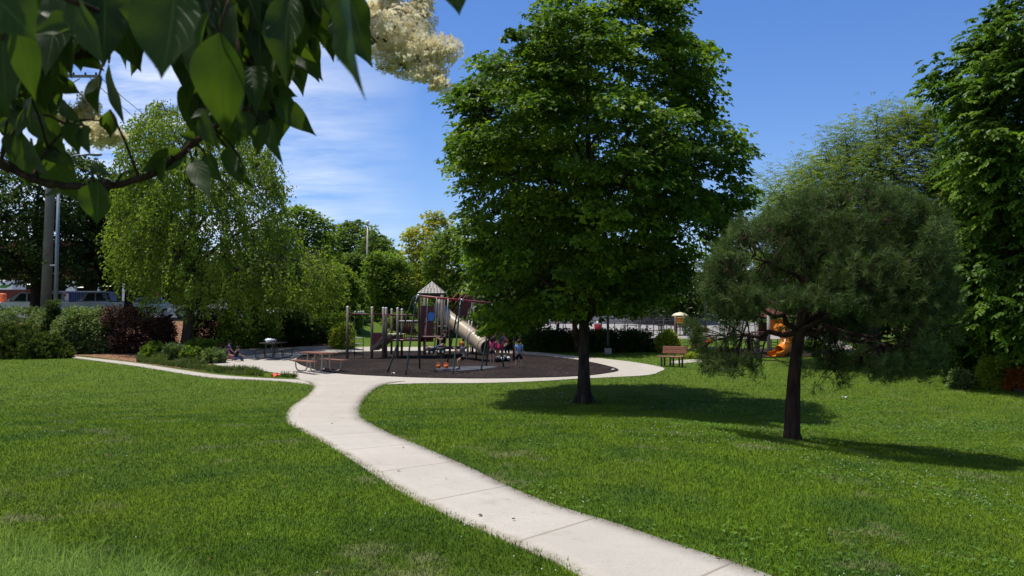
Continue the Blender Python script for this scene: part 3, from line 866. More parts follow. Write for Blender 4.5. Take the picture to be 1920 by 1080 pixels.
shrub('smoke_bush', 'purple tinged bush behind the far picnic table', 538, 52, [(580, 520, 560), (596, 515, 590), (618, 520, 590)], 220, L_purple, 20, .25, .1)
shrub('viburnum_bush', 'green bush beside the leftmost climbing post', 628, 50.5, [(590, 605, 650), (610, 595, 660), (642, 600, 655)], 300, L_mid, 22, .28, .12)
shrub('ornamental_grass', 'bright green grassy clump just left of the climbing posts', 642, 48.5, [(612, 630, 655), (630, 622, 662), (646, 624, 660)], 160, L_lime, 24, .3, .28, mode='needle', shape='thin', cat='plant')
for i, (px, d, w, h, lb) in list(enumerate([(290, 42.6, 30, 26, 'leftmost tuft of the rough plants in front of the birch'), (325, 41.8, 30, 24, 'rough plant between the birch trunk and the side path'), (362, 41.2, 26, 22, 'rough plant right of the birch trunk near the side path'), (402, 40.2, 28, 20, 'rough plant in the shade beside the seated children'), (440, 37.2, 30, 15, 'low rough plant at the corner of the concrete'), (490, 36.2, 34, 14, 'low rough plant before the near picnic table')]))[:4]:
    p = gnd(px, 540 + 5654 / d)
    shrub('meadow_plant', lb, px, d, [(540 + 5654 / d - h, px - w * .5, px + w * .5), (540 + 5654 / d - h * .5, px - w * .7, px + w * .7), (540 + 5654 / d - 2, px - w * .6, px + w * .6)], 70, L_shrub if i % 2 else L_mid, 26, .34, .2, mode='needle', shape='thin', cat='plant', amp=.6, nf=2.5, group='rough plants along the side path')
# ground cover on the bank behind the curved wall
def bank_cover():
    P = []
    for _ in range(5200):
        px = random.uniform(505, 632); t = random.random()
        yy = 5654 / (655 - 540) + 1 + t * 3.6
        p = at(px, 600, yy); P.append((p.x, yy, G(p.x, yy) + .15 + .75 * t * min(1, (635 - px) / 60) * random.uniform(.5, 1)))
    P = np.array(P); m = len(P)
    D = RNG.normal(0, 1, (m, 3)); N = RNG.normal(0, .5, (m, 3)) + [0, 0, 1]
    tag(leaves('ground_cover', P, D, N, .16 * RNG.uniform(.6, 1.2, m), 'oval', L_shrub), 'low grey green ground cover on the bank above the curved concrete wall', 'ground cover', kind='stuff')
bank_cover()
# hedge behind the playground
shrub('hedge', 'long dark clipped hedge between the playground and the far field', 1105, 47.5, [(622, 985, 1225), (640, 975, 1240), (664, 975, 1242)], 1500, L_dark, 24, .28, .11, ratio=.16, cat='hedge', amp=.1)
shrub('spirea_bush', 'light green bush at the right end of the dark hedge', 1252, 47, [(622, 1236, 1262), (640, 1232, 1272), (664, 1236, 1270)], 220, L_lime, 22, .22, .11)
shrub('low_shrub', 'small yellow green shrub behind the brown bench', 1300, 42.5, [(664, 1285, 1312), (674, 1280, 1320)], 110, L_lime, 20, .16, .09)
# right bed
shrub('dogwood_bush', 'tall green bush at the end of the low wall on the right', 1800, 31.5, [(560, 1780, 1830), (610, 1770, 1850), (660, 1765, 1850), (712, 1770, 1840)], 520, L_pin, 22, .26, .14)
shrub('spirea_bush', 'yellow green bush in the right flower bed', 1858, 29.6, [(670, 1845, 1880), (690, 1835, 1890), (718, 1838, 1888)], 330, L_lime, 22, .16, .08)
shrub('barberry_bush', 'orange red bush at the right edge of the flower bed', 1905, 29.0, [(694, 1895, 1930), (708, 1885, 1940), (724, 1888, 1938)], 240, L_orange, 22, .16, .08)
shrub('low_shrub', 'small blue green plant at the front corner of the right bed', 1800, 29.8, [(696, 1785, 1812), (712, 1780, 1822)], 170, L_shrub, 20, .14, .08)
shrub('yew_bush', 'dark bush filling the back of the right flower bed', 1885, 33.5, [(600, 1850, 1960), (650, 1830, 1990), (700, 1830, 1980)], 520, L_dark, 22, .3, .13)
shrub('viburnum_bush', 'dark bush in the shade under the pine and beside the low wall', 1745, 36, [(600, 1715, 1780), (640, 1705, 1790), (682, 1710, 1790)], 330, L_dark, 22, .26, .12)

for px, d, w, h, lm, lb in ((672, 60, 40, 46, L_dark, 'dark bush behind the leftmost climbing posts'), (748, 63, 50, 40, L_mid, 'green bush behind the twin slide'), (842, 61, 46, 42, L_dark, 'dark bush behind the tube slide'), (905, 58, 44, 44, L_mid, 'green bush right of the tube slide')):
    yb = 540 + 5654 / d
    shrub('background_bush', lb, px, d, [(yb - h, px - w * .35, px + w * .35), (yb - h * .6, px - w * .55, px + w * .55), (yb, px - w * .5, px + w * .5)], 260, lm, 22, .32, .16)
# ------------------------------------------------------------------ playground equipment
M_post = pmat('brown_grey_post_paint', (.125, .098, .074), (.092, .071, .053), 4, .55, bump=.1)
M_cap = pmat('pale_post_cap', (.62, .60, .56), (.5, .48, .45), 8, .5)
M_maroon = pmat('maroon_paint', (.105, .020, .022), (.075, .014, .016), 3, .45)
M_red = pmat('red_paint', (.30, .035, .03), (.22, .025, .022), 3, .4, dirt=(.36, .12, .10))
M_tan = pmat('tan_plastic', (.40, .315, .205), (.33, .255, .165), 1.5, .42, spec=.5, dirt=(.28, .22, .15))
M_shake = pmat('weathered_shingle', (.46, .42, .36), (.33, .295, .25), 9, .9, bump=.4)
M_green = pmat('dark_green_steel', (.016, .034, .028), (.024, .042, .035), 5, .35, .3, spec=.5)
M_steel = pmat('galvanised_steel', (.42, .42, .42), (.33, .33, .34), 6, .4, .8)
M_black = pmat('black_rubber', (.015, .015, .016), (.022, .022, .022), 8, .6)
M_blue = pmat('blue_plastic', (.04, .22, .62), (.03, .17, .5), 5, .4)
M_pinkbar = pmat('faded_pink_bar', (.55, .22, .22), (.45, .16, .16), 5, .5)
M_orange = pmat('orange_plastic', (.80, .235, .012), (.70, .19, .01), 1.2, .35, spec=.5)
M_darkroof = pmat('dark_roof_underside', (.03, .026, .024), (.022, .02, .018), 5, .8)
W_ = lambda px, py, d: at(px, py, d)

def gpost(T, px, ytop, d, r=.07, cap=True, m=None):
    b = at(px, 600, d); z0 = G(b.x, d); t = at(px, ytop, d)
    p = T.part('post', MB().cyl((b.x, d, z0 - .1), (b.x, d, t.z - (.06 if cap else 0)), r, n=12), m or M_post)
    if cap:
        T.part('cap', MB().ball((b.x, d, t.z - .05), (r * 1.08, r * 1.08, r * 1.05), 10, 6), M_cap, p)
    return Vector((b.x, d, z0)), t

def channel(A, B, half, wall, th=.03, curve=.0, n=10, lanes=1, across=Vector((0, 1, 0)), flat=.25):
    """open slide between two points: bed and raised sides"""
    mb = MB(); A, B = Vector(A), Vector(B)
    pts = []
    for i in range(n + 1):
        t = i / n
        s = t - curve * math.sin(2 * PI * t) / (2 * PI)
        zt = t if t < 1 - flat else t
        p = A.lerp(B, t); e = (3 * t * t - 2 * t ** 3)
        p.z = A.z + (B.z - A.z) * (t * (1 - flat) + e * flat)
        pts.append(p)
    prof = [(-half, wall), (-half, 0)]
    for k in range(1, lanes):
        c = -half + 2 * half * k / lanes
        prof += [(c - .03, 0), (c - .03, wall * .5), (c + .03, wall * .5), (c + .03, 0)]
    prof += [(half, 0), (half, wall)]
    outer = [(half + th, wall), (half + th, -th), (-half - th, -th), (-half - th, wall)]
    full = prof + outer
    k = len(full); vs = []
    for p in pts:
        for (u, w) in full: vs.append(p + across * u + Vector((0, 0, w)))
    fs = []
    for i in range(n):
        for j in range(k):
            fs.append((i * k + j, i * k + (j + 1) % k, (i + 1) * k + (j + 1) % k, (i + 1) * k + j))
    mb.add(vs, fs, False)
    for e in (0, n):
        m_ = len(prof)
        mb.add([vs[e * k + j] for j in range(k)], [(0, 1, k - 2, k - 1), tuple(range(1, m_ - 1)) + (k - 3, k - 2), (m_ - 2, m_ - 1, m_, m_ + 1)])
    return mb

def shingle_roof(c, half, h, rows, rot, jitter=.006):
    """pyramid of overlapping shingles around apex; c = centre of the eaves"""
    mb = MB(); Rm = Matrix.Translation(Vector(c)) @ Matrix.Rotation(rot, 4, 'Z')
    for side in range(4):
        S = Rm @ Matrix.Rotation(side * PI / 2, 4, 'Z')
        for r in range(rows):
            t0, t1 = r / rows, (r + 1) / rows
            w0, w1 = half * (1 - t0), half * (1 - t1)
            n = max(1, int(round(2 * w0 / .17)))
            off = (r % 2) * .5
            edges = [-1] + [(-1 + 2 * (k + off) / n) for k in range(n + 1) if -0.97 < (-1 + 2 * (k + off) / n) < .97] + [1]
            for a, b in zip(edges[:-1], edges[1:]):
                g = .018 / max(w0, .05)
                j = random.uniform(0, jitter * 3)
                a2, b2 = a + g, b - g
                lo = .025 + j
                vs = [(a2 * w0, -w0 - lo, h * t0 - .012), (b2 * w0, -w0 - lo, h * t0 - .012), (b2 * w1, -w1 - .002, h * t1 + .004), (a2 * w1, -w1 - .002, h * t1 + .004),
                      (a2 * w0, -w0 + .02, h * t0 - .02), (b2 * w0, -w0 + .02, h * t0 - .02)]
                mb.add(vs, [(0, 1, 2, 3), (4, 5, 1, 0)], False, S)
    return mb

def play_structure():
    d0, d1 = 42.3, 44.4
    c = at(760, 600, d0)
    T = Thing('play_structure', 'large playground climbing structure with grey posts, maroon rails, shingled roof and tan tube slide', 'play structure', (c.x, d0, G(c.x, d0)))
    P = {}
    for k, px, yt, d, r in [('a', 651.6, 574.5, d0, .068), ('b', 697.5, 575.5, d0, .068), ('c1', 718.7, 576.5, d0, .068), ('c2', 723.8, 576.8, d0 + .25, .068), ('d', 734.3, 579, d1 + .6, .06), ('e1', 745.5, 577, d0, .068), ('e2', 753.5, 579, d1 - .6, .062),
                            ('f', 786.5, 553, d0, .075), ('g', 829, 553, d0, .085), ('h', 796, 553, d1, .07), ('i', 822, 553, d1, .07), ('j', 843.5, 582, d1 + 1.2, .062), ('m', 869, 546, d1 + 1.5, .06), ('n', 886, 546, d1 + 1.5, .06), ('q', 877, 556, d1 + 2.6, .06)]:
        P[k] = gpost(T, px, yt, d, r, cap=k not in 'fghimnq')
    pt = lambda px, py, d: at(px, py, d)
    # overhead ladder
    mb = MB()
    for dd in (d0 - .02, d0 + .55):
        mb.cyl(pt(653, 588.5, dd), pt(722, 589.5, dd), .028, n=8)
    for i in range(12):
        px = 657 + i * 5.6
        mb.cyl(pt(px, 588.6, d0), pt(px, 588.6, d0 + .55), .016, n=6)
    T.part('overhead_ladder', mb, M_maroon)
    T.part('top_rail', MB().cyl(pt(724, 590, d0 + .1), pt(786, 591.5, d0), .032, n=8), M_maroon)
    T.part('top_rail', MB().cyl(pt(734, 592, d1 + .5), pt(800, 592, d1), .03, n=8), M_maroon)
    mb = MB()
    for px in (664.8, 681.3):
        b = pt(px, 600, d0 + .3); mb.cyl((b.x, b.y, G(b.x, b.y) - .05), pt(px, 592, d0 + .3), .018, n=6)
    T.part('hanging_ladder', mb, M_green)
    for y in (633.5, 644.5, 655.5, 665):
        T.part('rung', MB().cyl(pt(664.8, y, d0 + .3), pt(681.3, y, d0 + .3), .02, n=6), M_cap if y < 650 else M_green)
    # grips on the overhead ladder
    for px in (666, 672, 676, 681):
        T.part('grip', MB().ball(pt(px, 585.6, d0 + .3), (.045, .045, .07), 8, 5), M_cap)
    # twin slide
    A, B = pt(741, 631, 43.6), pt(702, 656, 42.5)
    T.part('twin_slide', channel(A, B, .5, .16, .03, lanes=2, across=Vector((.25, .97, 0))), M_tan)
    mb = MB().box(pt(745, 626.5, 43.6), (.75, 1.0, .06), bev=.02)
    T.part('slide_hood', mb, M_tan)
    mb = MB(); mb.cyl(pt(737, 612, 44.2), pt(700, 650, 43.2), .03, n=6); mb.box(pt(712, 638, 44.0), (.75, .05, .75))
    T.part('slide_side_panel', mb, M_maroon)
    # decks and barriers
    T.part('deck', MB().box(pt(765, 637, 43.3), (1.35, 1.9, .09), bev=.02), M_maroon)
    T.part('deck', MB().box(pt(808, 631, 43.3), (1.25, 2.0, .09), bev=.02), M_maroon)
    T.part('deck', MB().box(pt(838, 612, 44.6), (.9, 1.4, .08), bev=.02), M_maroon)
    def barrier(px0, px1, y0, y1, d, n, rail=None):
        mb = MB(); mb.cyl(pt(px0, y0, d), pt(px1, y0, d), .025, n=6); mb.cyl(pt(px0, y1, d), pt(px1, y1, d), .025, n=6)
        for i in range(n):
            q = px0 + (px1 - px0) * (i + .5) / n
            mb.cyl(pt(q, y0, d), pt(q, y1, d), .014, n=5)
        o = T.part('barrier', mb, M_maroon)
        if rail: T.part('hand_rail', MB().cyl(pt(px0, y0 - 1, d - .03), pt(px1, y0 - 1, d - .03), .03, n=6), rail, o)
    barrier(749, 786, 603, 633, 42.45, 9, M_cap)
    barrier(756, 792, 604, 633, 44.2, 9)
    barrier(789, 829, 606, 630, 44.3, 8)
    barrier(832, 845, 588, 611, 44.2, 4)
    barrier(845, 868, 590, 612, 45.6, 6)
    # tower panels
    mb = MB(); mb.box(pt(801, 607, 43.0), (.62, .05, 1.75)); T.part('tower_panel', mb, M_maroon)
    for (px, py) in ((799, 598), (797.5, 603), (800, 607), (798, 611), (801, 601)):
        T.part('bolt', MB().ball(pt(px, py, 42.95), (.03, .015, .03), 8, 4), M_cap)
    mb = MB(); mb.box(pt(819, 582, 43.6), (.3, .04, .75)); T.part('tower_back_panel', mb, M_tan)
    # blue bubble panel
    mb = MB(); prof = [(-.13, -.19), (-.06, -.17), (.02, -.21), (.12, -.17), (.17, .07), (.13, .19), (-.06, .22), (-.14, .14)]
    mb.prism(prof, pt(808, 594, 42.75), (1, 0, 0), (0, 0, 1), (0, 1, 0), .08)
    T.part('play_panel', mb, M_blue)
    # pink handles at ground level
    for px in (797.5, 816):
        T.part('handle', MB().tube([pt(px - .5, 660, 42.6), pt(px, 625, 42.6), pt(px + .3, 614, 42.6), pt(px + 2, 613, 42.6)], .03, 6), M_pinkbar)
    # main roof
    cc = pt(810, 549.5, 43.35); hgt = pt(811, 527, 43.35).z - cc.z
    half = 25.5 / FPX * 43.35
    T.part('roof', shingle_roof(cc, half, hgt, 7, .0), M_shake)
    core = MB()
    hh = half - .015
    core.add([(cc.x - hh, cc.y - hh, cc.z - .01), (cc.x + hh, cc.y - hh, cc.z - .01), (cc.x + hh, cc.y + hh, cc.z - .01), (cc.x - hh, cc.y + hh, cc.z - .01), (cc.x, cc.y, cc.z + hgt - .03)], [(0, 1, 4), (1, 2, 4), (2, 3, 4), (3, 0, 4)])
    for sx, sy, lx, ly in ((0, -1, 2 * hh, .06), (0, 1, 2 * hh, .06), (-1, 0, .06, 2 * hh - .13), (1, 0, .06, 2 * hh - .13)):
        core.box((cc.x + sx * (hh - .035), cc.y + sy * (hh - .035), cc.z - .09), (lx - .004, ly, .15))
    T.part('roof_frame', core, M_darkroof)
    # small scalloped roof on the second tower
    c2 = pt(877.5, 546, 45.9); h2 = pt(877, 535, 45.9).z - c2.z; R2 = 12.5 / FPX * 45.9
    mb = MB(); n = 32; vs = [(c2.x, c2.y, c2.z + h2)]
    for ring, (rr, zf) in enumerate([(.45, .62), (.8, .25), (1.0, .0), (1.03, -.22)]):
        for k in range(n):
            w = 2 * PI * k / n; sc = math.cos(w * 8)
            z = c2.z + h2 * zf + (-.09 * (1 - sc) * .5 * (1 if ring > 1 else .35) if ring else 0)
            vs.append((c2.x + R2 * rr * math.cos(w), c2.y + R2 * rr * math.sin(w), z))
    fs = [(0, 1 + k, 1 + (k + 1) % n) for k in range(n)]
    for ring in range(3):
        for k in range(n):
            a = 1 + ring * n
            fs.append((a + k, a + (k + 1) % n, a + n + (k + 1) % n, a + n + k))
    mb.add(vs, fs, True); T.part('roof', mb, M_tan)
    # maroon climbing wall and stair rails of the second tower
    mb = MB()
    mb.prism([(0, 0), (.95, 0), (.95, 1.15), (.55, 1.15)], pt(850, 592, 45.3), (1, 0, 0), (0, 0, 1), (0, 1, 0), .06)
    T.part('climbing_wall', mb, M_maroon)
    for a, b in (((840, 586), (868, 551)), ((846, 590), (874, 553)), ((836, 574), (858, 549))):
        T.part('stair_rail', MB().cyl(pt(*a, 45.0), pt(*b, 45.2), .022, n=6), M_red)
    # tube slide
    path = catmull([tuple(pt(826, 583, 43.6)), tuple(pt(837, 594, 43.2)), tuple(pt(862, 613, 42.5)), tuple(pt(888, 633, 41.6)), tuple(pt(905, 648, 41.0)), tuple(pt(914, 652, 40.6))], 6)
    mb = MB(); mb.tube([tuple(p) for p in path], .355, 20, cap=False)
    inner = MB(); inner.tube([tuple(p) for p in path], .335, 20, cap=False)
    mb.v += inner.v; o_ = len(mb.v) - len(inner.v); mb.f += [[i + o_ for i in f][::-1] for f in inner.f]; mb.sm += inner.sm
    ne = len(path)
    for e in (0, (ne - 1) * 20):
        for k in range(20):
            mb.f.append([e + k, e + (k + 1) % 20, o_ + e + (k + 1) % 20, o_ + e + k]); mb.sm.append(False)
    tub = T.part('tube_slide', mb, M_tan)
    for i in (5, 12, 18, 25):
        a, b = Vector(path[i - 1]), Vector(path[i + 1]); m_ = (a + b) / 2; dr = (b - a).normalized() * .045
        T.part('joint_ring', MB().tube([m_ - dr, m_ - dr * .6, m_ + dr * .6, m_ + dr], [.356, .385, .385, .356], 20, cap=False), M_tan, tub)
    b = pt(893, 660, 41.4); T.part('slide_leg', MB().cyl((b.x, b.y, G(b.x, b.y) - .05), (b.x, b.y, b.z + .5), .04, n=8), M_green)
    # open slide behind it
    A, B = pt(866, 609, 46.2), pt(909, 640, 44.2)
    T.part('open_slide', channel(A, B, .33, .24, .03, across=Vector((.35, .93, 0)), flat=.4), M_tan)
    # transfer steps and loop bars near the ground
    mb = MB().box(pt(850, 652, 44.5), (1.3, 1.0, .12), bev=.02); T.part('transfer_deck', mb, M_maroon)
    for px in (862, 876):
        T.part('loop_bar', MB().tube([pt(px, 664, 43.2), pt(px, 646, 43.2), pt(px + 3, 641, 43.2), pt(px + 6, 646, 43.2), pt(px + 6, 664, 43.2)], .022, 6), M_red)
    # low timber border
    return T
play_structure()

def swing_set():
    zb = at(785, 555, 35.6).z
    A = Vector((at(785, 555, 35.6).x, 35.6, zb)); C = at(926, 569, 37.6)
    c = (A + C) / 2
    T = Thing('swing_set', 'dark green steel swing set with a red top bar in front of the climbing structure', 'swing set', (c.x, c.y, G(c.x, c.y)))
    mid = A.lerp(C, .56)
    T.part('top_bar', MB().cyl(A, C, .045, n=10), M_red)
    def leg(top, px, py, bend=.0):
        f = gnd(px, py); f.z += .03
        dx = (f - top)
        k1 = top + Vector((dx.x * .10, dx.y * .10, -.03)); k2 = top + Vector((dx.x * .22, dx.y * .22, -.22)); k3 = top + Vector((dx.x * .30, dx.y * .30, -.55))
        pts = catmull([tuple(top), tuple(k1), tuple(k2), tuple(k3), tuple(f - Vector((0, 0, .1)))], 5)
        T.part('leg', MB().tube([tuple(p) for p in pts], .036, 8), M_green)
    for (px, py) in ((725, 700), (760, 705), (787, 693)): leg(A, px, py)
    for (px, py) in ((837, 687), (849, 704)): leg(mid, px, py)
    for (px, py) in ((901, 697), (911, 688), (945, 690)): leg(C, px, py)
    for q in (A, mid, C):
        u = (C - A).normalized()
        T.part('clamp', MB().tube([q - u * .07, q + u * .07], .062, 10), M_steel)
    return A, C
SW_A, SW_C = swing_set()

def chain(mb, a, b):
    mb.cyl(a, b, .010, n=5)

def belt_swing(label, seat, hang, wid=.42, yaw=0.0):
    seat, hang = Vector(seat), Vector(hang)
    T = Thing('swing', label, 'swing', tuple(seat), 'swings hanging from the swing set')
    u = Vector((math.cos(yaw), math.sin(yaw), 0)); v = Vector((-u.y, u.x, 0))
    vs = []; n = 9
    for i in range(n):
        t = -1 + 2 * i / (n - 1); p = seat + u * (t * wid / 2) + Vector((0, 0, .09 * t * t - .05))
        for w, dz in ((-.08, 0), (.08, 0), (.08, -.02), (-.08, -.02)): vs.append(p + v * w + Vector((0, 0, dz)))
    fs = []
    for i in range(n - 1):
        for j in range(4): fs.append((i * 4 + j, i * 4 + (j + 1) % 4, i * 4 + 4 + (j + 1) % 4, i * 4 + 4 + j))
    T.part('seat', MB().add(vs, fs), M_black)
    for s_ in (-1, 1):
        mb = MB(); chain(mb, seat + u * (s_ * wid / 2) + Vector((0, 0, .04)), hang + u * (s_ * wid / 2)); T.part('chain', mb, M_steel)
    return T

def bucket_swing(label, seat, hang):
    seat, hang = Vector(seat), Vector(hang)
    T = Thing('bucket_swing', label, 'swing', tuple(seat), 'black bucket swings')
    mb = MB(); mb.lathe([(.13, -.14), (.17, -.10), (.185, .02), (.19, .13), (.175, .13), (.165, .0), (.12, -.09)], seat, 14)
    T.part('bucket', mb, M_black)
    for s_ in (-1, 1):
        T.part('leg_hole', MB().ball(seat + Vector((s_ * .085, -.165, -.05)), (.05, .03, .055), 10, 6), M_cap)
        m2 = MB(); chain(m2, seat + Vector((s_ * .18, 0, .12)), hang + Vector((s_ * .18, 0, 0))); T.part('chain', m2, M_steel)
u_ = (SW_C - SW_A)
bucket_swing('left black bucket swing hanging from the swing set', at(806, 658, 36.0), SW_A + u_ * .17)
bucket_swing('right black bucket swing nearest the swinging child', at(827, 657, 36.2), SW_A + u_ * .32)
belt_swing('swing seat under the child with the legs stretched out', at(829, 649.5, 36.6), SW_A + u_ * .36 + Vector((0, 0, -.04)), yaw=1.3)
belt_swing('swing seat under the seated blond girl', at(871, 671, 35.6), SW_A + u_ * .72 + Vector((0, 0, -.04)), yaw=1.3)

# spiral slide tower of the second playground
def spiral_tower():
    d = 45.5; c = at(1445, 600, d); z = G(c.x, d)
    T = Thing('spiral_slide_tower', 'bright orange spiral slide on a grey posted tower half hidden by the pine trunk', 'play structure', (c.x, d, z))
    M_gp = pmat('grey_tower_post', (.30, .29, .28), (.23, .22, .21), 4, .5)
    for px, dd, yt in ((1419, 45.4, 602), (1441, 45.2, 588), (1421, 47.2, 590), (1470, 47.0, 590)): gpost(T, px, yt, dd, .085, False, M_gp)
    q = at(1432, 636, 46.1); T.part('deck', MB().box((q.x + .5, q.y, q.z + .35), (1.9, 1.6, .1), bev=.02), M_maroon)
    q = at(1456, 612, 45.6); T.part('tower_panel', MB().box(q, (.85, .08, .75), bev=.03), M_orange)
    q = at(1430, 622, 46.8); T.part('tower_panel', MB().box(q, (.5, .08, 1.0), bev=.02), M_maroon)
    rc = at(1445, 594, 46.2); mb = MB()
    mb.add([(rc.x - .75, rc.y - .8, rc.z), (rc.x + .75, rc.y - .8, rc.z), (rc.x + .75, rc.y + .8, rc.z), (rc.x - .75, rc.y + .8, rc.z), (rc.x, rc.y, rc.z + .55)], [(0, 1, 4), (1, 2, 4), (2, 3, 4), (3, 0, 4), (3, 2, 1, 0)])
    T.part('roof', mb, pmat('dull_red_roof', (.16, .022, .022), (.11, .016, .016), 3, .6))
    pts = catmull([tuple(at(1455, 614, 45.7)), tuple(at(1468, 621, 45.0)), tuple(at(1474, 631, 44.5)), tuple(at(1476, 643, 44.2)), tuple(at(1469, 654, 44.0)), tuple(at(1457, 660.5, 43.8)), tuple(at(1447, 662.5, 43.6))], 5)
    n = 16; N = len(pts); mb = MB()
    mb.tube([tuple(p) for p in pts[:int(N * .8)]], .30, n, cap=False)
    s = T.part('spiral_slide', mb, M_orange)
    # open trough at the bottom
    ex = pts[int(N * .8) - 1:]; vs = []; fs = []
    for i, p in enumerate(ex):
        a = Vector(ex[min(i + 1, len(ex) - 1)]) - Vector(ex[max(i - 1, 0)]); a.z = 0; a.normalize(); sd_ = Vector((-a.y, a.x, 0))
        for R_ in (.30, .27):
            for k in range(11):
                w = PI * (.92 + 1.16 * k / 10); vs.append(Vector(p) + sd_ * (R_ * math.cos(w)) + Vector((0, 0, R_ * math.sin(w))))
    for i in range(len(ex) - 1):
        for r in (0, 11):
            for k in range(10): fs.append((i * 22 + r + k, i * 22 + r + k + 1, (i + 1) * 22 + r + k + 1, (i + 1) * 22 + r + k))
        for k in (0, 10): fs.append((i * 22 + k, i * 22 + 11 + k, (i + 1) * 22 + 11 + k, (i + 1) * 22 + k))
    T.part('slide_exit', MB().add(vs, fs, True), M_orange, s)
    for i in (9, 17):
        a, b = Vector(pts[i - 1]), Vector(pts[i + 1]); m_ = (a + b) / 2; dr = (b - a).normalized() * .035
        T.part('joint_ring', MB().tube([m_ - dr, m_ + dr], [.318, .318], n, cap=False), M_orange, s)
    q = at(1480, 650, 44.2); T.part('slide_leg', MB().cyl((q.x, q.y, G(q.x, q.y) - .05), (q.x, q.y, q.z + .9), .045, n=8), M_gp)
    mb = MB()
    for i in range(5): mb.cyl(at(1446, 662 - i * 5, 45.6), at(1458, 662 - i * 5, 45.6), .02, n=6)
    mb.tube([at(1446, 667, 45.6), at(1446, 636, 45.6)], .025, 6); mb.tube([at(1458, 667, 45.6), at(1458, 636, 45.6)], .025, 6)
    T.part('ladder', mb, M_green)
spiral_tower()

def toddler_set():
    d = 46.5; c = at(1320, 600, d); T = Thing('toddler_play_set', 'low toddler play set with two small orange slides between short dark posts', 'play structure', (c.x, d, G(c.x, d)))
    for px, yt, dd in ((1298.5, 633, 46), (1303, 633, 46.6), (1313, 628, 47.2), (1323, 622, 47.2), (1342, 630, 46)): gpost(T, px, yt, dd, .07, False, M_post)
    T.part('slide', channel(at(1313, 647, 46.4), at(1297, 657, 46.1), .28, .14, across=Vector((0, 1, 0))), M_orange)
    T.part('slide', channel(at(1341, 636, 46.9), at(1326, 645, 46.6), .28, .16, across=Vector((0, 1, 0))), M_orange)
    T.part('panel', MB().box(at(1319, 645, 47.1), (.4, .06, .7), bev=.02), pmat('blue_grey_panel', (.10, .16, .22), (.07, .11, .16), 4, .5))
    T.part('deck', MB().box(at(1325, 652, 46.8), (.9, .9, .08), bev=.02), M_green)
    T.part('rail', MB().cyl(at(1303, 640, 46.6), at(1323, 640, 47.2), .025, n=6).cyl(at(1323, 631, 47.2), at(1342, 634, 46), .025, n=6), M_maroon)
toddler_set()

def far_tower():
    d = 63; c = at(1273, 600, d); T = Thing('play_tower', 'small far play tower with an orange panel and pale domed roof beside the maple foliage', 'play structure', (c.x, d, G(c.x, d)))
    for px, dd in ((1266.5, d), (1283, d), (1268, d + 1.2), (1284, d + 1.2)): gpost(T, px, 593, dd, .08, False, M_post)
    T.part('panel', MB().box(at(1275, 601, d), (.5, .07, .45), bev=.02), M_orange)
    q = at(1275, 593, d + .6); T.part('roof', MB().lathe([(.62, 0), (.55, .1), (.36, .22), (.02, .3)], q, 16), pmat('pale_yellow_roof', (.70, .62, .38), (.6, .52, .3), 5, .4))
    T.part('deck', MB().box(at(1275, 613, d + .6), (.7, 1.2, .08), bev=.02), M_maroon)
far_tower()
tag(MB().box(at(1311, 659.5, 45.0), (2.0, .12, .28), bev=.02).build('timber_border', pmat('dark_border_board', (.02, .019, .018), None, 4, .7)), 'dark low border board in front of the toddler play set', 'border')
# ------------------------------------------------------------------ children
def skin_mesh(name, V, Eg, R, sub=1):
    me = bpy.data.meshes.new(name + '_cage'); me.from_pydata([tuple(v) for v in V], Eg, []); me.update()
    o = bpy.data.objects.new(name + '_cage', me); COL.objects.link(o)
    sk = o.modifiers.new('skin', 'SKIN'); sk.use_smooth_shade = True
    if not me.skin_vertices: me.skin_vertices.new()
    for i, r in enumerate(R):
        me.skin_vertices[0].data[i].radius = (r, r) if not hasattr(r, '__len__') else r
        me.skin_vertices[0].data[i].use_root = (i == 0)
    if sub:
        s = o.modifiers.new('sub', 'SUBSURF'); s.levels = sub; s.render_levels = sub
    dg = bpy.context.evaluated_depsgraph_get()
    ev = o.evaluated_get(dg)
    out = bpy.data.meshes.new_from_object(ev)
    bpy.data.objects.remove(o); bpy.data.meshes.remove(me)
    out.polygons.foreach_set('use_smooth', [True] * len(out.polygons))
    out.name = name
    return out

M_skin = pmat('skin', (.46, .255, .175), (.42, .225, .15), 6, .5)
M_skin_dark = pmat('tanned_skin', (.32, .165, .105), (.28, .14, .09), 6, .5)
M_eye = pmat('eye_dark', (.02, .015, .012), None, 5, .2)
M_mouth = pmat('lips', (.35, .11, .10), None, 5, .5)
_cloth = {}
def cloth(c):
    if c not in _cloth: _cloth[c] = pmat('cloth_%d' % len(_cloth), c, tuple(v * .7 for v in c), 7, .85, bump=.3, spec=.15)
    return _cloth[c]

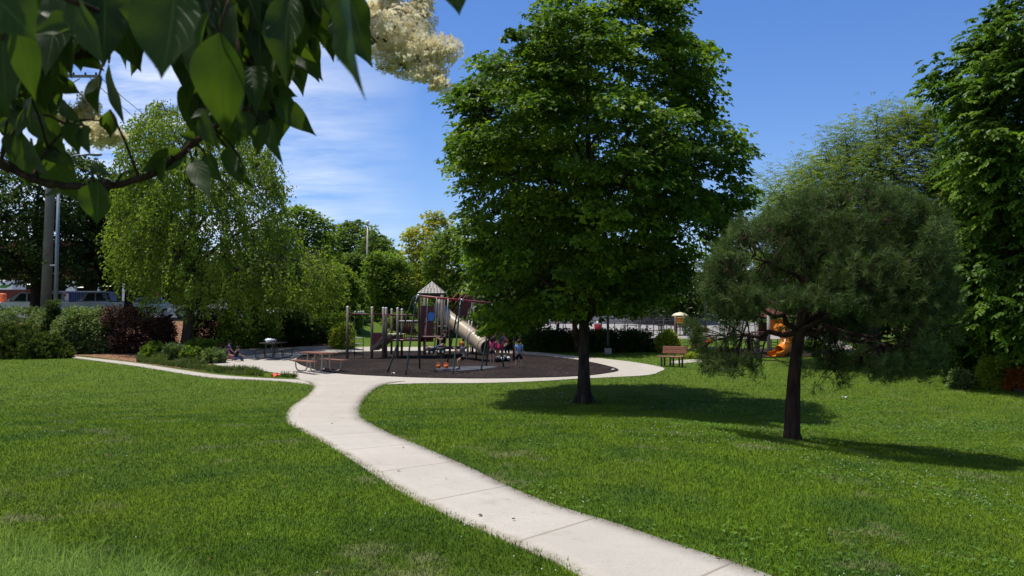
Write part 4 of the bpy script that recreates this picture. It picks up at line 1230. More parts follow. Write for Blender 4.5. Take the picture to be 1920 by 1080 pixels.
def person(label, loc, rz, H, hz, lean=0., head=0., thigh=((0, .05), (0, -.05)), shin=(0, 0), arm=((.1, .12), (-.05, .12)), fore=(.3, .3), abd=(.12, .12), shirt=(.2, .2, .5), pants=(.02, .02, .05), plen=.55, hair=(.05, .03, .02), hlen=0, skirt=None, skin=None, shoes=(.3, .3, .3), group=None):
    """pose angles (radians) from straight down, positive forward (+Y of the figure)"""
    skin = skin or M_skin
    T = Thing('person', label, 'person', (0, 0, 0), group)
    V3 = lambda x, y, z: np.array([x, y, z], float)
    dirv = lambda a: V3(0, math.sin(a), -math.cos(a))
    upv = lambda a: V3(0, math.sin(a), math.cos(a))
    hip = V3(0, 0, hz)
    nb = hip + upv(lean) * .30 * H
    hd = upv(lean + head)
    V, Ed, R = [], [], []
    def add(p, r, par=None):
        V.append(np.array(p, float)); R.append(r * H)
        if par is not None: Ed.append((par, len(V) - 1))
        return len(V) - 1
    pel = add(hip, .072); wa = add(hip + upv(lean) * .11 * H, .062, pel); ch = add(hip + upv(lean) * .22 * H, .074, wa)
    nk = add(nb, .034, ch); jw = add(nb + hd * .048 * H + V3(0, .010 * H, 0), .05, nk); sk = add(nb + hd * .103 * H, .066, jw); tp = add(nb + hd * .153 * H, .042, sk)
    hc = V[sk]
    J = {}
    for s, i in ((-1, 0), (1, 1)):
        h = add(hip + V3(s * .056 * H, 0, -.02 * H), .058, pel)
        a = thigh[i][0]; sp = V3(s * thigh[i][1] * .25 * H, 0, 0)
        k = V[h] + dirv(a) * .235 * H + sp
        tm = add((V[h] + k) / 2, .05, h); kn = add(k, .036, tm)
        an = k + dirv(shin[i]) * .236 * H
        cf = add(k + dirv(shin[i]) * .08 * H + V3(0, -.006 * H, 0), .037, kn); ak = add(an, .022, cf)
        fd = V3(0, math.cos(shin[i]), math.sin(shin[i]) * .8)
        ft = add(an + fd * .045 * H + dirv(shin[i]) * .02 * H, .022, ak); toe = add(an + fd * .10 * H + dirv(shin[i]) * .024 * H, .016, ft)
        sh = add(nb - upv(lean) * .035 * H + V3(s * .105 * H, 0, 0), .036, ch)
        e = V[sh] + dirv(arm[i][0]) * .16 * H + V3(s * abd[i] * .16 * H, 0, 0)
        el = add(e, .026, sh)
        w = e + dirv(fore[i]) * .14 * H + V3(s * abd[i] * -.04 * H, 0, 0)
        wr = add(w, .017, el)
        f = dirv(fore[i]); sx = V3(s, 0, 0)
        pm = add(w + f * .035 * H, .02, wr)
        nrm = np.cross(f, V3(1, 0, 0))
        for q, ln in zip((-1.5, -.5, .5, 1.5), (.036, .043, .046, .038)):
            b = add(w + f * .055 * H + nrm * (q * .0105 * H), .0065, pm)
            t1 = add(V[b] + f * ln * .55 * H - sx * .006 * H, .006, b); add(V[t1] + f * ln * .4 * H - sx * .014 * H, .005, t1)
        tb = add(w + f * .022 * H + nrm * .024 * H, .007, pm); add(V[tb] + f * .02 * H + nrm * .012 * H, .006, tb)
        J[s] = dict(h=V[h], k=k, a=an, toe=V[toe], sh=V[sh], e=e, w=w, tm=V[tm])
    link('body', skin_mesh('body', V, Ed, R, 1), skin, T.o)
    # face
    fwd = np.cross(hd, V3(1, 0, 0)) * -1
    fwd = V3(0, hd[2], -hd[1])
    for s in (-1, 1):
        T.part('eye', MB().ball(hc + fwd * .060 * H + V3(s * .024 * H, 0, 0) + hd * .0 * H, .009 * H, 6, 4), M_eye)
        T.part('ear', MB().ball(hc + V3(s * .064 * H, 0, 0) - hd * .008 * H, (.008 * H, .014 * H, .02 * H), 6, 5), skin)
    T.part('nose', MB().ball(hc + fwd * .066 * H - hd * .022 * H, (.009 * H, .014 * H, .014 * H), 6, 5), skin)
    T.part('mouth', MB().ball(hc + fwd * .056 * H - hd * .045 * H, (.018 * H, .006 * H, .005 * H), 6, 4), M_mouth)
    # hair
    mb = MB(); n, m_ = 14, 9; c = hc + hd * .012 * H - fwd * .006 * H; r = .076 * H
    vs = []; side = V3(1, 0, 0)
    for i in range(m_ + 1):
        for k in range(n):
            w = 2 * PI * k / n
            front = .5 + .5 * math.cos(w)       # w=0 -> face side
            thmax = PI * (.37 + .43 * (1 - front) ** .6)
            th = thmax * i / m_
            vs.append(tuple(c + r * (hd * math.cos(th) + (fwd * math.cos(w) + side * math.sin(w)) * math.sin(th)) * random.uniform(.97, 1.03)))
    mb.add(vs, [(i * n + k, (i + 1) * n + k, (i + 1) * n + (k + 1) % n, i * n + (k + 1) % n) for i in range(m_) for k in range(n)], True)
    if hlen:
        p0 = c - fwd * .055 * H + hd * .01 * H
        mb.tube([tuple(p0 + hd * .03 * H), tuple(p0 - V3(0, 0, .05 * H) - fwd * .012 * H), tuple(p0 - V3(0, 0, hlen * .6 * H) - fwd * .015 * H), tuple(p0 - V3(0, 0, hlen * H))], [.05 * H, .058 * H, .05 * H, .02 * H], 8)
    T.part('hair', mb, cloth(hair))
    # clothing
    V2, E2, R2 = [], [], []
    def a2(p, r, par=None):
        V2.append(p); R2.append(r * H)
        if par is not None: E2.append((par, len(V2) - 1))
        return len(V2) - 1
    b = a2(hip - upv(lean) * .045 * H, .086); w2 = a2(hip + upv(lean) * .11 * H, .078, b); c2 = a2(hip + upv(lean) * .22 * H, .086, w2); n2 = a2(hip + upv(lean) * .285 * H, .048, c2)
    for s in (-1, 1):
        q = a2(J[s]['sh'], .047, c2); a2(J[s]['sh'] * .45 + J[s]['e'] * .55, .04, q)
    link('shirt', skin_mesh('shirt', V2, E2, R2, 1), cloth(shirt), T.o)
    if skirt:
        mb = MB(); mb.lathe([(.078 * H, .05 * H), (.10 * H, 0), (.125 * H, -.10 * H), (.135 * H, -.17 * H), (.128 * H, -.17 * H), (.09 * H, .0)], hip, 16); T.part('skirt', mb, cloth(skirt))
    else:
        V2, E2, R2 = [], [], []
        b = a2(hip + upv(lean) * .03 * H, .080)
        b1 = a2(hip - upv(0) * .015 * H, .078, b)
        for s in (-1, 1):
            q = a2(J[s]['h'], .07, b1); q = a2(J[s]['h'] * .5 + J[s]['k'] * .5, .062, q)
            q = a2(J[s]['h'] * (1 - min(plen, 1)) + J[s]['k'] * min(plen, 1), .05, q)
            if plen > 1: a2(J[s]['k'] * (2 - plen) + J[s]['a'] * (plen - 1), .038, q)
        link('trousers' if plen > 1 else 'shorts', skin_mesh('shorts', V2, E2, R2, 1), cloth(pants), T.o)
    if shoes:
        for s in (-1, 1):
            a_, t_ = J[s]['a'], J[s]['toe']
            T.part('shoe', MB().tube([tuple(a_ + (a_ - t_) * .25), tuple(a_ * .6 + t_ * .4), tuple(t_), tuple(t_ + (t_ - a_) * .18)], [.028 * H, .031 * H, .029 * H, .014 * H], 8), cloth(shoes))
    T.place(tuple(loc), rz)
    return T

def on(px, py, d=None):
    if d is None:
        p = gnd(px, py); p.z += .045; return p
    return at(px, py, d)
LEFT, AWAY, TOWARD = PI / 2, 0.0, PI
g_ = 'children gathered at the foot of the tube slide'
person('boy in light blue shirt and dark shorts standing apart on the right, seen from behind', on(973, 691.5), .15, 1.26, .59, thigh=((.12, .1), (-.1, .1)), shin=(.02, -.12), arm=((-.1, .2), (.1, .2)), fore=(.25, .5), shirt=(.20, .34, .62), pants=(.012, .016, .032), plen=.85, hair=(.06, .028, .018), group=g_)
person('girl in bright pink shirt and navy shorts with long dark hair', on(923, 681), -.2, 1.2, .565, thigh=((.05, .05), (-.08, .05)), shin=(0, -.06), arm=((.5, .2), (.1, .2)), fore=(1.3, .6), shirt=(.72, .10, .22), pants=(.02, .02, .06), plen=.6, hair=(.03, .018, .014), hlen=.16, group=g_)
person('tall girl in purple shirt and magenta skirt', on(938.5, 673.5), .1, 1.38, .66, thigh=((.02, .05), (-.02, .05)), arm=((.2, .3), (.2, .3)), fore=(.9, .8), shirt=(.32, .10, .42), skirt=(.55, .02, .14), hair=(.02, .013, .012), hlen=.1, group=g_)
person('child with red hair bending over in dark clothes with a pink strap', on(951, 668), .9, 1.22, .56, lean=.45, head=-.1, thigh=((.1, .05), (-.1, .05)), shin=(0, -.1), arm=((.9, .2), (.7, .2)), fore=(1.2, 1.0), shirt=(.25, .05, .07), pants=(.015, .015, .018), plen=1.6, hair=(.28, .06, .025), group=g_)
person('child in dark top half hidden behind the girl in pink', on(928.5, 672), 2.6, 1.34, .63, arm=((.4, .2), (.4, .2)), fore=(1.2, 1.1), shirt=(.05, .03, .03), pants=(.03, .03, .05), plen=.8, hair=(.22, .10, .04), group=g_)
# on the swings
person('blond girl in grey top and black shorts sitting still on a swing', on(871, 667.5, 35.6) - Vector((0, 0, .62)), LEFT - .1, 1.24, .62, lean=.25, head=.15, thigh=((1.05, .1), (.85, .1)), shin=(-.12, .02), arm=((.7, .0), (.6, .0)), fore=(2.3, 2.2), shirt=(.16, .17, .22), pants=(.012, .012, .014), plen=.6, hair=(.62, .24, .06), hlen=.05)
person('child in black top and jeans swinging with bare legs stretched out', on(829, 647, 36.6) - Vector((0, 0, .75)), LEFT, 1.36, .75, lean=-.35, head=.55, thigh=((1.25, .1), (1.1, .1)), shin=(1.75, 1.7), arm=((.9, .1), (.9, .1)), fore=(2.2, 2.2), shirt=(.012, .012, .016), pants=(.05, .085, .20), plen=1.25, hair=(.045, .022, .018), hlen=.05, shoes=None)
# sitting in the shade on the left
g2 = 'children sitting in the shade beside the curved wall'
q = at(428, 662, 42.2); person('child in purple shirt sitting highest on the mulch bank', (q.x, q.y, q.z - .32), -1.0, 1.25, .32, lean=.1, thigh=((1.25, .15), (1.1, .1)), shin=(-.1, .1), arm=((.5, .1), (.4, .1)), fore=(1.0, .9), shirt=(.16, .11, .38), pants=(.03, .03, .05), plen=1.5, hair=(.03, .018, .015), group=g2)
q = gnd(424, 677); person('child with bright pink shorts sitting low with knees up', (q.x, q.y, q.z + .05), -1.3, 1.15, .1, lean=.1, thigh=((2.2, .15), (1.9, .15)), shin=(.35, .2), arm=((.6, .1), (.6, .1)), fore=(1.3, 1.3), shirt=(.05, .04, .05), pants=(.68, .03, .26), plen=.95, hair=(.02, .014, .012), hlen=.1, group=g2)
q = gnd(441, 678); person('child in black top and jeans sitting nearest the wall end', (q.x, q.y, q.z + .05), -1.0, 1.2, .1, lean=.25, thigh=((2.1, .15), (2.0, .1)), shin=(.3, .35), arm=((.7, .1), (.7, .1)), fore=(1.2, 1.2), shirt=(.015, .015, .018), pants=(.07, .11, .22), plen=1.8, hair=(.05, .03, .02), group=g2)
q = at(412, 668, 42.5); person('child in grey shirt sitting at the left end under the shrub', (q.x, q.y, q.z - .15), -1.2, 1.15, .15, lean=.05, thigh=((2.0, .15), (1.7, .15)), shin=(.3, .2), arm=((.6, .1), (.6, .1)), fore=(1.2, 1.2), shirt=(.22, .2, .22), pants=(.30, .26, .28), plen=1.6, hair=(.04, .02, .015), group=g2)
# ------------------------------------------------------------------ furniture, walls, poles, cars and buildings
M_wood = pmat('reddish_table_board', (.24, .095, .055), (.16, .06, .038), 5, .6, bump=.2, dirt=(.30, .15, .09))
M_woodb = pmat('bench_board', (.27, .105, .05), (.19, .07, .034), 5, .55, bump=.2)
M_tubing = pmat('pale_steel_tube', (.40, .36, .32), (.32, .28, .25), 6, .45, .3)
M_dtab = pmat('dark_brown_table', (.045, .032, .028), (.03, .022, .02), 5, .55)
M_dtube = pmat('dark_steel_tube', (.06, .055, .05), (.045, .04, .038), 6, .5, .2)
M_wall = pmat('old_concrete', (.36, .33, .29), (.27, .245, .21), 2, .9, bump=.3, dirt=(.2, .18, .15))
M_white = pmat('white_paint', (.78, .77, .75), (.7, .69, .67), 3, .5)

def picnic_table(label, px, py, rz, mt, mf, off=(0, 0)):
    T = Thing('picnic_table', label, 'picnic table', (0, 0, 0), 'picnic tables on the concrete')
    L_ = 1.8
    for i in range(5):
        T.part('table_board', MB().box((0, -.30 + i * .15, .76), (L_, .138, .045), bev=.008), mt)
    for s in (-1, 1):
        for k in (-1, 1):
            T.part('bench_board', MB().box((0, s * .70 + k * .072, .455), (L_, .135, .045), bev=.008), mt)
    for x in (-.58, .58):
        for s in (-1, 1):
            pts = catmull([(x, s * .16, .735), (x, s * .17, .45), (x, s * .19, .16), (x, s * .28, .04), (x, s * .45, .03), (x, s * .60, .06), (x, s * .69, .2), (x, s * .70, .43)], 5)
            T.part('leg', MB().tube([tuple(p) for p in pts], .028, 8), mf)
        T.part('cross_bar', MB().box((x, 0, .715), (.05, .62, .035)).box((x, .7, .42), (.05, .24, .025)).box((x, -.7, .42), (.05, .24, .025)), mf)
    T.part('brace', MB().cyl((-.56, 0, .42), (-.12, 0, .72), .018, n=6).cyl((.56, 0, .42), (.12, 0, .72), .018, n=6), mf)
    p = gnd(px, py); T.place((p.x + off[0], p.y + off[1], p.z + .028), rz); return T
picnic_table('reddish brown picnic table on pale steel tubes nearest the path junction', 597, 698, -PI / 4 - .05, M_wood, M_tubing)
picnic_table('dark brown picnic table seen end on beside the curved concrete wall', 513, 673.5, PI / 2 - .1, M_dtab, M_dtube)
# white bag on the dark table
q = at(508, 643, 42.6); p5 = gnd(513, 673.5)
mb = MB()
for i in range(7):
    mb.ball((p5.x + random.uniform(-.16, .1), p5.y - .45 + random.uniform(-.15, .2), p5.z + .86 + random.uniform(0, .06)), (random.uniform(.09, .15), random.uniform(.09, .13), random.uniform(.05, .10)), 8, 6)
T = Thing('bag', 'crumpled white bag lying on the dark picnic table', 'bag', (p5.x, p5.y - .45, p5.z + .8)); T.part('sack', mb, M_white)
T.part('handle', MB().tube([(p5.x + .12, p5.y - .4, p5.z + .88), (p5.x + .22, p5.y - .4, p5.z + 1.0), (p5.x + .27, p5.y - .4, p5.z + .86)], .02, 6), M_black)

def bench():
    p = gnd(1260, 688)
    T = Thing('bench', 'brown wooden park bench with backrest on the lawn at the end of the concrete', 'bench', (0, 0, 0))
    for i in range(3): T.part('seat', MB().box((0, -.2 + i * .15, .44), (1.15, .14, .05), bev=.01), M_woodb)
    for i in range(2): T.part('backrest', MB().box((0, .33 + i * .035, .63 + i * .165), (1.15, .045, .155), rot=(-.2, 0, 0), bev=.01), M_woodb)
    for x in (-.42, 0, .42):
        T.part('leg', MB().box((x, -.12, .2), (.06, .06, .44)).box((x, .18, .2), (.06, .06, .44)), M_dtab)
        T.part('back_post', MB().box((x, .345, .62), (.05, .04, .5), rot=(-.2, 0, 0)), M_dtab)
    T.place((p.x, p.y + .1, p.z), -.62)
bench()

def wall_along(name, label, cat, pts, heights, th, m, cap=None):
    """low wall following ground points"""
    P = catmull(pts, 6); n = len(P); H = np.interp(np.linspace(0, 1, n), np.linspace(0, 1, len(heights)), heights)
    vs, fs = [], []
    for i, p in enumerate(P):
        a = np.array(P[min(i + 1, n - 1)]) - np.array(P[max(i - 1, 0)]); a = a / np.linalg.norm(a); nr = np.array([-a[1], a[0]])
        z = G(p[0], p[1])
        for s, zz in ((0, -.2), (0, H[i]), (1, H[i]), (1, -.2)):
            q = np.array(p) + nr * th * s; vs.append((q[0], q[1], z + zz))
    for i in range(n - 1):
        for j in range(3): fs.append((i * 4 + j, i * 4 + j + 1, (i + 1) * 4 + j + 1, (i + 1) * 4 + j))
    fs.append((0, 1, 2, 3)); fs.append(tuple((n - 1) * 4 + k for k in (3, 2, 1, 0)))
    o = MB().add(vs, fs).build(name, m); tag(o, label, cat); return o
wall_along('retaining_wall', 'low curved concrete retaining wall behind the dark picnic table', 'wall', gp([(447, 668.5), (470, 666.5), (500, 664), (560, 659), (610, 655.5), (636, 653.5)]), [.34, .32, .26, .2, .14], .25, M_wall)
M_block = pmat('dark_block_wall', (.050, .040, .034), (.032, .026, .022), 3, .9, bump=.5)
wall_along('block_wall', 'low dark block wall at the back of the right lawn', 'wall', gp([(1545, 683), (1580, 686.5), (1640, 692), (1700, 698), (1768, 705)]), [.3, .42, .48, .5, .5], .3, M_block)
wall_along('bed_edging', 'dark curved edging of the right flower bed', 'edging', gp([(1770, 710), (1810, 716), (1850, 723), (1895, 733), (1960, 749)]), [.1, .12, .12, .12], .12, M_block)

# poles
def pole(name, label, cat, p0, p1, r0, r1, m, n=12):
    p0, p1 = Vector(p0), Vector(p1)
    T = Thing(name, label, cat, tuple(p0)); T.part('pole', MB().cyl(p0 - Vector((0, 0, .3)), p1, r0, r1, n), m); return T
M_pole = pmat('weathered_pole_wood', (.22, .195, .17), (.15, .13, .112), 2.5, .9, bump=.3)
d = 52
p0 = at(84, 600, d); p0.z = G(p0.x, d); p1 = at(104, 118, d)
T = pole('utility_pole', 'thick weathered grey utility pole rising behind the left bushes', 'utility pole', p0, p1, .30, .21, M_pole)
ca, cb2 = at(101, 143, d), at(186, 143, d)
T.part('cross_arm', MB().box((ca + cb2) / 2, ((cb2 - ca).length, .12, .14)), M_pole)
T.part('arm_brace', MB().cyl(at(104, 175, d - .15), at(150, 147, d - .15), .03, n=6), M_dtube)
for px in (138, 160, 180): T.part('insulator', MB().lathe([(.05, 0), (.07, .08), (.04, .16), (.02, .2)], at(px, 141, d), 8), M_dtube)
q = at(178, 135, d)
for k, (px, py, px2, py2) in enumerate(((160, 138, 430, 300), (180, 138, 470, 306), (138, 138, -400, 60))):
    a, b = at(px, py, d), at(px2, py2, 110 if k < 2 else 58)
    pts = [a.lerp(b, t) - Vector((0, 0, 1.6 * 4 * t * (1 - t))) for t in np.linspace(0, 1, 12)]
    T2 = MB().tube(pts, .022, 5).build('wire', M_dtube)
    tag(T2, ['upper thin wire running right from the utility pole cross arm', 'lower thin wire running right from the utility pole cross arm', 'thin wire running left from the utility pole'][k], 'wire')
p0 = at(103, 600, 51); p0.z = G(p0.x, 51); p1 = at(111, 318, 51)
M_galv = pmat('blue_grey_mast', (.25, .285, .32), (.2, .225, .25), 3, .5, .4)
T = pole('street_light', 'slender blue grey metal mast standing close beside the utility pole', 'street light', p0, p1, .12, .085, M_galv)
T.part('bracket', MB().cyl(at(94, 498, 51.4), at(106, 498, 51), .05, n=6), M_galv)
T.part('arm', MB().tube([p1 - Vector((0, 0, .1)), p1 + Vector((.15, 0, .5)), p1 + Vector((.8, 0, .8)), p1 + Vector((1.8, 0, .9))], .05, 8), M_galv)
T.part('lamp', MB().ball(p1 + Vector((2.1, 0, .87)), (.4, .16, .1), 10, 6), M_galv)
p0 = at(687, 600, 90); p0.z = G(p0.x, 90); p1 = at(689.3, 420, 90)
T = pole('street_light', 'tall thin lamp pole with a pale lamp standing before the far dark trees', 'street light', p0, p1, .13, .07, M_tubing)
T.part('lamp', MB().lathe([(.1, 0), (.2, .1), (.2, .28), (.06, .4)], p1, 10), M_white)
p0 = at(1322, 600, 72); p0.z = G(p0.x, 72); p1 = at(1324, 420, 72)
T = pole('street_light', 'thin grey green pole between the maple and the pine', 'street light', p0, p1, .1, .06, M_green)
T.part('arm', MB().tube([at(1322, 515, 72), at(1310, 508, 72), at(1294, 507, 72), at(1279, 514, 72)], .05, 8), M_green)
q = gnd(1140, 664)
T = Thing('lamp_post', 'dark park lamp post on a concrete block footing in front of the hedge', 'lamp post', tuple(q))
T.part('footing', MB().box((q.x, q.y, q.z + .14), (.36, .36, .32), bev=.03), M_wall)
T.part('pole', MB().tube([(q.x, q.y, q.z + .3), (q.x, q.y, q.z + .5), (q.x, q.y, q.z + 2.2), (q.x, q.y, q.z + 3.9)], [.11, .075, .06, .045], 10), pmat('black_lamp_paint', (.02, .02, .021), None, 4, .4))
T.part('lamp', MB().lathe([(.06, 0), (.16, .1), (.2, .35), (.05, .45)], (q.x, q.y, q.z + 3.9), 10), M_white)
# post among the children
q = gnd(963.5, 678); T = Thing('post', 'dark brown post standing between the boy in blue and the group', 'post', tuple(q))
T.part('shaft', MB().tube([(q.x, q.y, q.z), (q.x, q.y, q.z + .9), (q.x + .02, q.y, q.z + 1.02)], [.06, .055, .05], 8), M_dtab)
T.part('knob', MB().ball((q.x + .02, q.y, q.z + 1.08), .075, 8, 6), M_dtab)

# small things on the safety surface
for lab, px, py, sz in (('dark bag with a white panel lying left of the pair by the children', 936, 680, .26), ('dark bag with a white panel lying right of the pair by the children', 948, 679, .24)):
    q = gnd(px, py); T = Thing('bag', lab, 'bag', tuple(q), 'dark bags on the safety surface')
    mb = MB(); mb.ball((q.x, q.y, q.z + .17), (sz * .95, sz * .8, .17), 12, 8); T.part('sack', mb, M_black)
    T.part('panel', MB().ball((q.x + sz * .5, q.y - sz * .5, q.z + .19), (.10, .07, .08), 10, 6), M_white)
    T.part('strap', MB().tube([(q.x - .15, q.y, q.z + .3), (q.x - .02, q.y - .05, q.z + .42), (q.x + .12, q.y, q.z + .31)], .018, 6), M_black)
for lab, px, py, c in (('dull orange toy bucket left of the pair on the dark surface', 822, 693, (.55, .12, .02)), ('bright orange toy bucket right of the pair on the dark surface', 836.5, 693, (.85, .16, .02))):
    q = gnd(px, py); T = Thing('toy_bucket', lab, 'toy', tuple(q), 'orange toys under the swings')
    m = pmat('orange_toy', c, None, 4, .4)
    T.part('bucket', MB().lathe([(.075, .045), (.10, .2), (.088, .2), (.068, .06)], q, 14), m)
    T.part('handle', MB().tube([(q.x - .1, q.y, q.z + .2), (q.x - .06, q.y, q.z + .27), (q.x + .06, q.y, q.z + .27), (q.x + .1, q.y, q.z + .2)], .012, 6), m)
def scrap(lab, px, py, s, m, z=.03, nm='paper_scrap', cat='litter'):
    q = gnd(px, py); mb = MB(); n = 5
    vs = [(q.x + s * (i / (n - 1) - .5) + random.uniform(-.1, .1) * s, q.y + s * .8 * (j / (n - 1) - .5) + random.uniform(-.1, .1) * s, q.z + z + random.uniform(0, .5) * s) for i in range(n) for j in range(n)]
    mb.add(vs, [(i * n + j, (i + 1) * n + j, (i + 1) * n + j + 1, i * n + j + 1) for i in range(n - 1) for j in range(n - 1)], True)
    tag(mb.build(nm, m), lab, cat)
scrap('white paper scrap on the open lawn right of the pine trunk', 1583, 749, .13, M_white, .05)
scrap('white paper scrap at the right tip of the dark safety surface', 1149, 697.5, .16, M_white, .06)
scrap('crumpled red cloth lying on the narrow side path', 517, 709.5, .34, pmat('red_cloth', (.7, .09, .06), None, 5, .8), .04, 'cloth', 'cloth')
scrap('small white paper scrap near the front of the dark surface', 737, 704, .12, M_white, .06)

# red bins, parasols, tables beyond the field
M_bin = pmat('red_bin', (.42, .02, .025), (.32, .015, .02), 4, .45)
for lab, px, py in (('red litter bin with a pale domed top right of the maple trunk', 1121, 622.5), ('red litter bin under the low leaves left of the maple trunk', 992, 623)):
    q = gnd(px, py); T = Thing('litter_bin', lab, 'bin', tuple(q), 'red litter bins on the far pavement')
    T.part('bin_body', MB().lathe([(.25, 0), (.27, .05), (.28, .6), (.25, .62)], q, 14), M_bin)
    T.part('lid', MB().lathe([(.29, .6), (.28, .7), (.2, .8), (.02, .84)], q, 14), M_cap if px > 1100 else M_bin)
M_par = pmat('red_parasol', (.75, .03, .025), (.6, .02, .02), 4, .7)
for lab, px, py in (('left red parasol of the pair over the far tables', 1048, 592.5), ('right red parasol of the pair over the far tables', 1060, 594.5)):
    q = at(px, py, 73); T = Thing('parasol', lab, 'parasol', (q.x, q.y, G(q.x, q.y)), 'red parasols on the far pavement')
    mb = MB(); n = 8
    vs = [(q.x, q.y, q.z + .22)] + [(q.x + .44 * math.cos(2 * PI * k / n), q.y + .44 * math.sin(2 * PI * k / n), q.z - .05) for k in range(n)] + [(q.x + .44 * math.cos(2 * PI * k / n), q.y + .44 * math.sin(2 * PI * k / n), q.z - .16) for k in range(n)]
    mb.add(vs, [(0, 1 + k, 1 + (k + 1) % n) for k in range(n)] + [(1 + k, 9 + k, 9 + (k + 1) % n, 1 + (k + 1) % n) for k in range(n)])
    T.part('canopy', mb, M_par); T.part('pole', MB().cyl((q.x, q.y, G(q.x, q.y)), (q.x, q.y, q.z + .2), .03, n=6), M_dtube)
    T.part('base', MB().lathe([(.25, 0), (.25, .08), (.05, .12)], (q.x, q.y, G(q.x, q.y) + .015), 10), M_dtube)
q = gnd(1046, 623); person('distant person in dark clothes standing under the red parasols', (q.x, q.y, q.z), 1.0, 1.6, .76, shirt=(.03, .03, .035), pants=(.03, .03, .04), plen=1.8, hair=(.03, .02, .02))
protoT = None
for i, (px, py) in enumerate(((1226, 620), (1250, 619), (1185, 621), (1290, 620))):
    q = gnd(px, py)
    if protoT is None:
        T = Thing('cafe_table', '', 'table', (0, 0, 0), 'dark tables on the far pavement')
        T.part('table_top', MB().box((0, 0, .74), (1.5, .75, .05), bev=.01), M_dtab)
        for s in (-1, 1):
            T.part('bench', MB().box((0, s * .62, .45), (1.5, .26, .04), bev=.01), M_dtab)
            T.part('leg', MB().box((s * .55, 0, .36), (.07, 1.3, .05)).box((s * .55, .3, .18), (.06, .06, .36)).box((s * .55, -.3, .18), (.06, .06, .36)).box((s * .55, 0, .55), (.06, .06, .38)), M_dtab)
        protoT = T.o; o = T.o
    else: o = copy_tree(protoT)
    o.location = (q.x, q.y, q.z + .015); o.rotation_euler = (0, 0, [0, .3, -.2, .1][i])
    o['label'] = ['dark table below the orange far tower, leftmost of three close together', 'dark table just left of the orange far tower', 'dark table half hidden behind the low maple leaves', 'dark table right of the orange far tower'][i]

# low pale wall closing the far pavement
def far_wall():
    mb = MB(); a, b = at(985, 600, 84), at(1345, 600, 84); z = G(0, 84)
    mb.box(((a.x + b.x) / 2, 84, z + .45), (b.x - a.x, .3, .95))
    o = mb.build('boundary_wall', pmat('pale_grey_wall', (.38, .37, .38), (.30, .29, .30), .5, .85)); tag(o, 'long pale grey wall behind the far pavement', 'wall')
far_wall()

def chain_fence(label, a, b, h, n, rails, wire=True):
    a, b = Vector((*a, G(*a))), Vector((*b, G(*b)))
    T = Thing('chain_link_fence', label, 'fence', tuple((a + b) / 2))
    M_f = M_black
    L_ = (b - a).length
    for i in range(n):
        p = a.lerp(b, i / (n - 1)); z = G(p.x, p.y); T.part('post', MB().cyl((p.x, p.y, z - .1), (p.x, p.y, z + h), .03, n=6), M_f)
    for rz_ in rails: T.part('rail', MB().cyl(a + Vector((0, 0, rz_)), b + Vector((0, 0, rz_)), .022, n=5), M_f)
    if wire:
        mb = MB(); k = int(L_ / .14); u = (b - a) / L_
        for i in range(k):
            for s in (-1, 1):
                x0 = i * .14; x1 = x0 + s * h
                t0, t1 = 0.0, 1.0
                if x1 > L_: t1 = (L_ - x0) / h
                if x1 < 0: t1 = x0 / h
                if t1 < .05: continue
                p, q = a + u * x0, a + u * (x0 + s * h * t1); q = q + Vector((0, 0, h * t1))
                w = Vector((0, 0, .003))
                mb.add([p - w, q - w, q + w, p + w], [(0, 1, 2, 3)])
        T.part('mesh', mb, M_f)
    return T
A_, B_ = gnd(985, 627), gnd(1350, 630)
chain_fence('black chain link fence along the near edge of the far pavement', (A_.x, A_.y), (B_.x, B_.y), 1.05, 16, (.06, 1.03))
A_, B_ = gnd(1256, 652), gnd(1760, 660)
chain_fence('taller black fence behind the toddler playground and the pine', (A_.x, A_.y + 2), (B_.x, B_.y + 2), 1.6, 9, (1.58,), True)

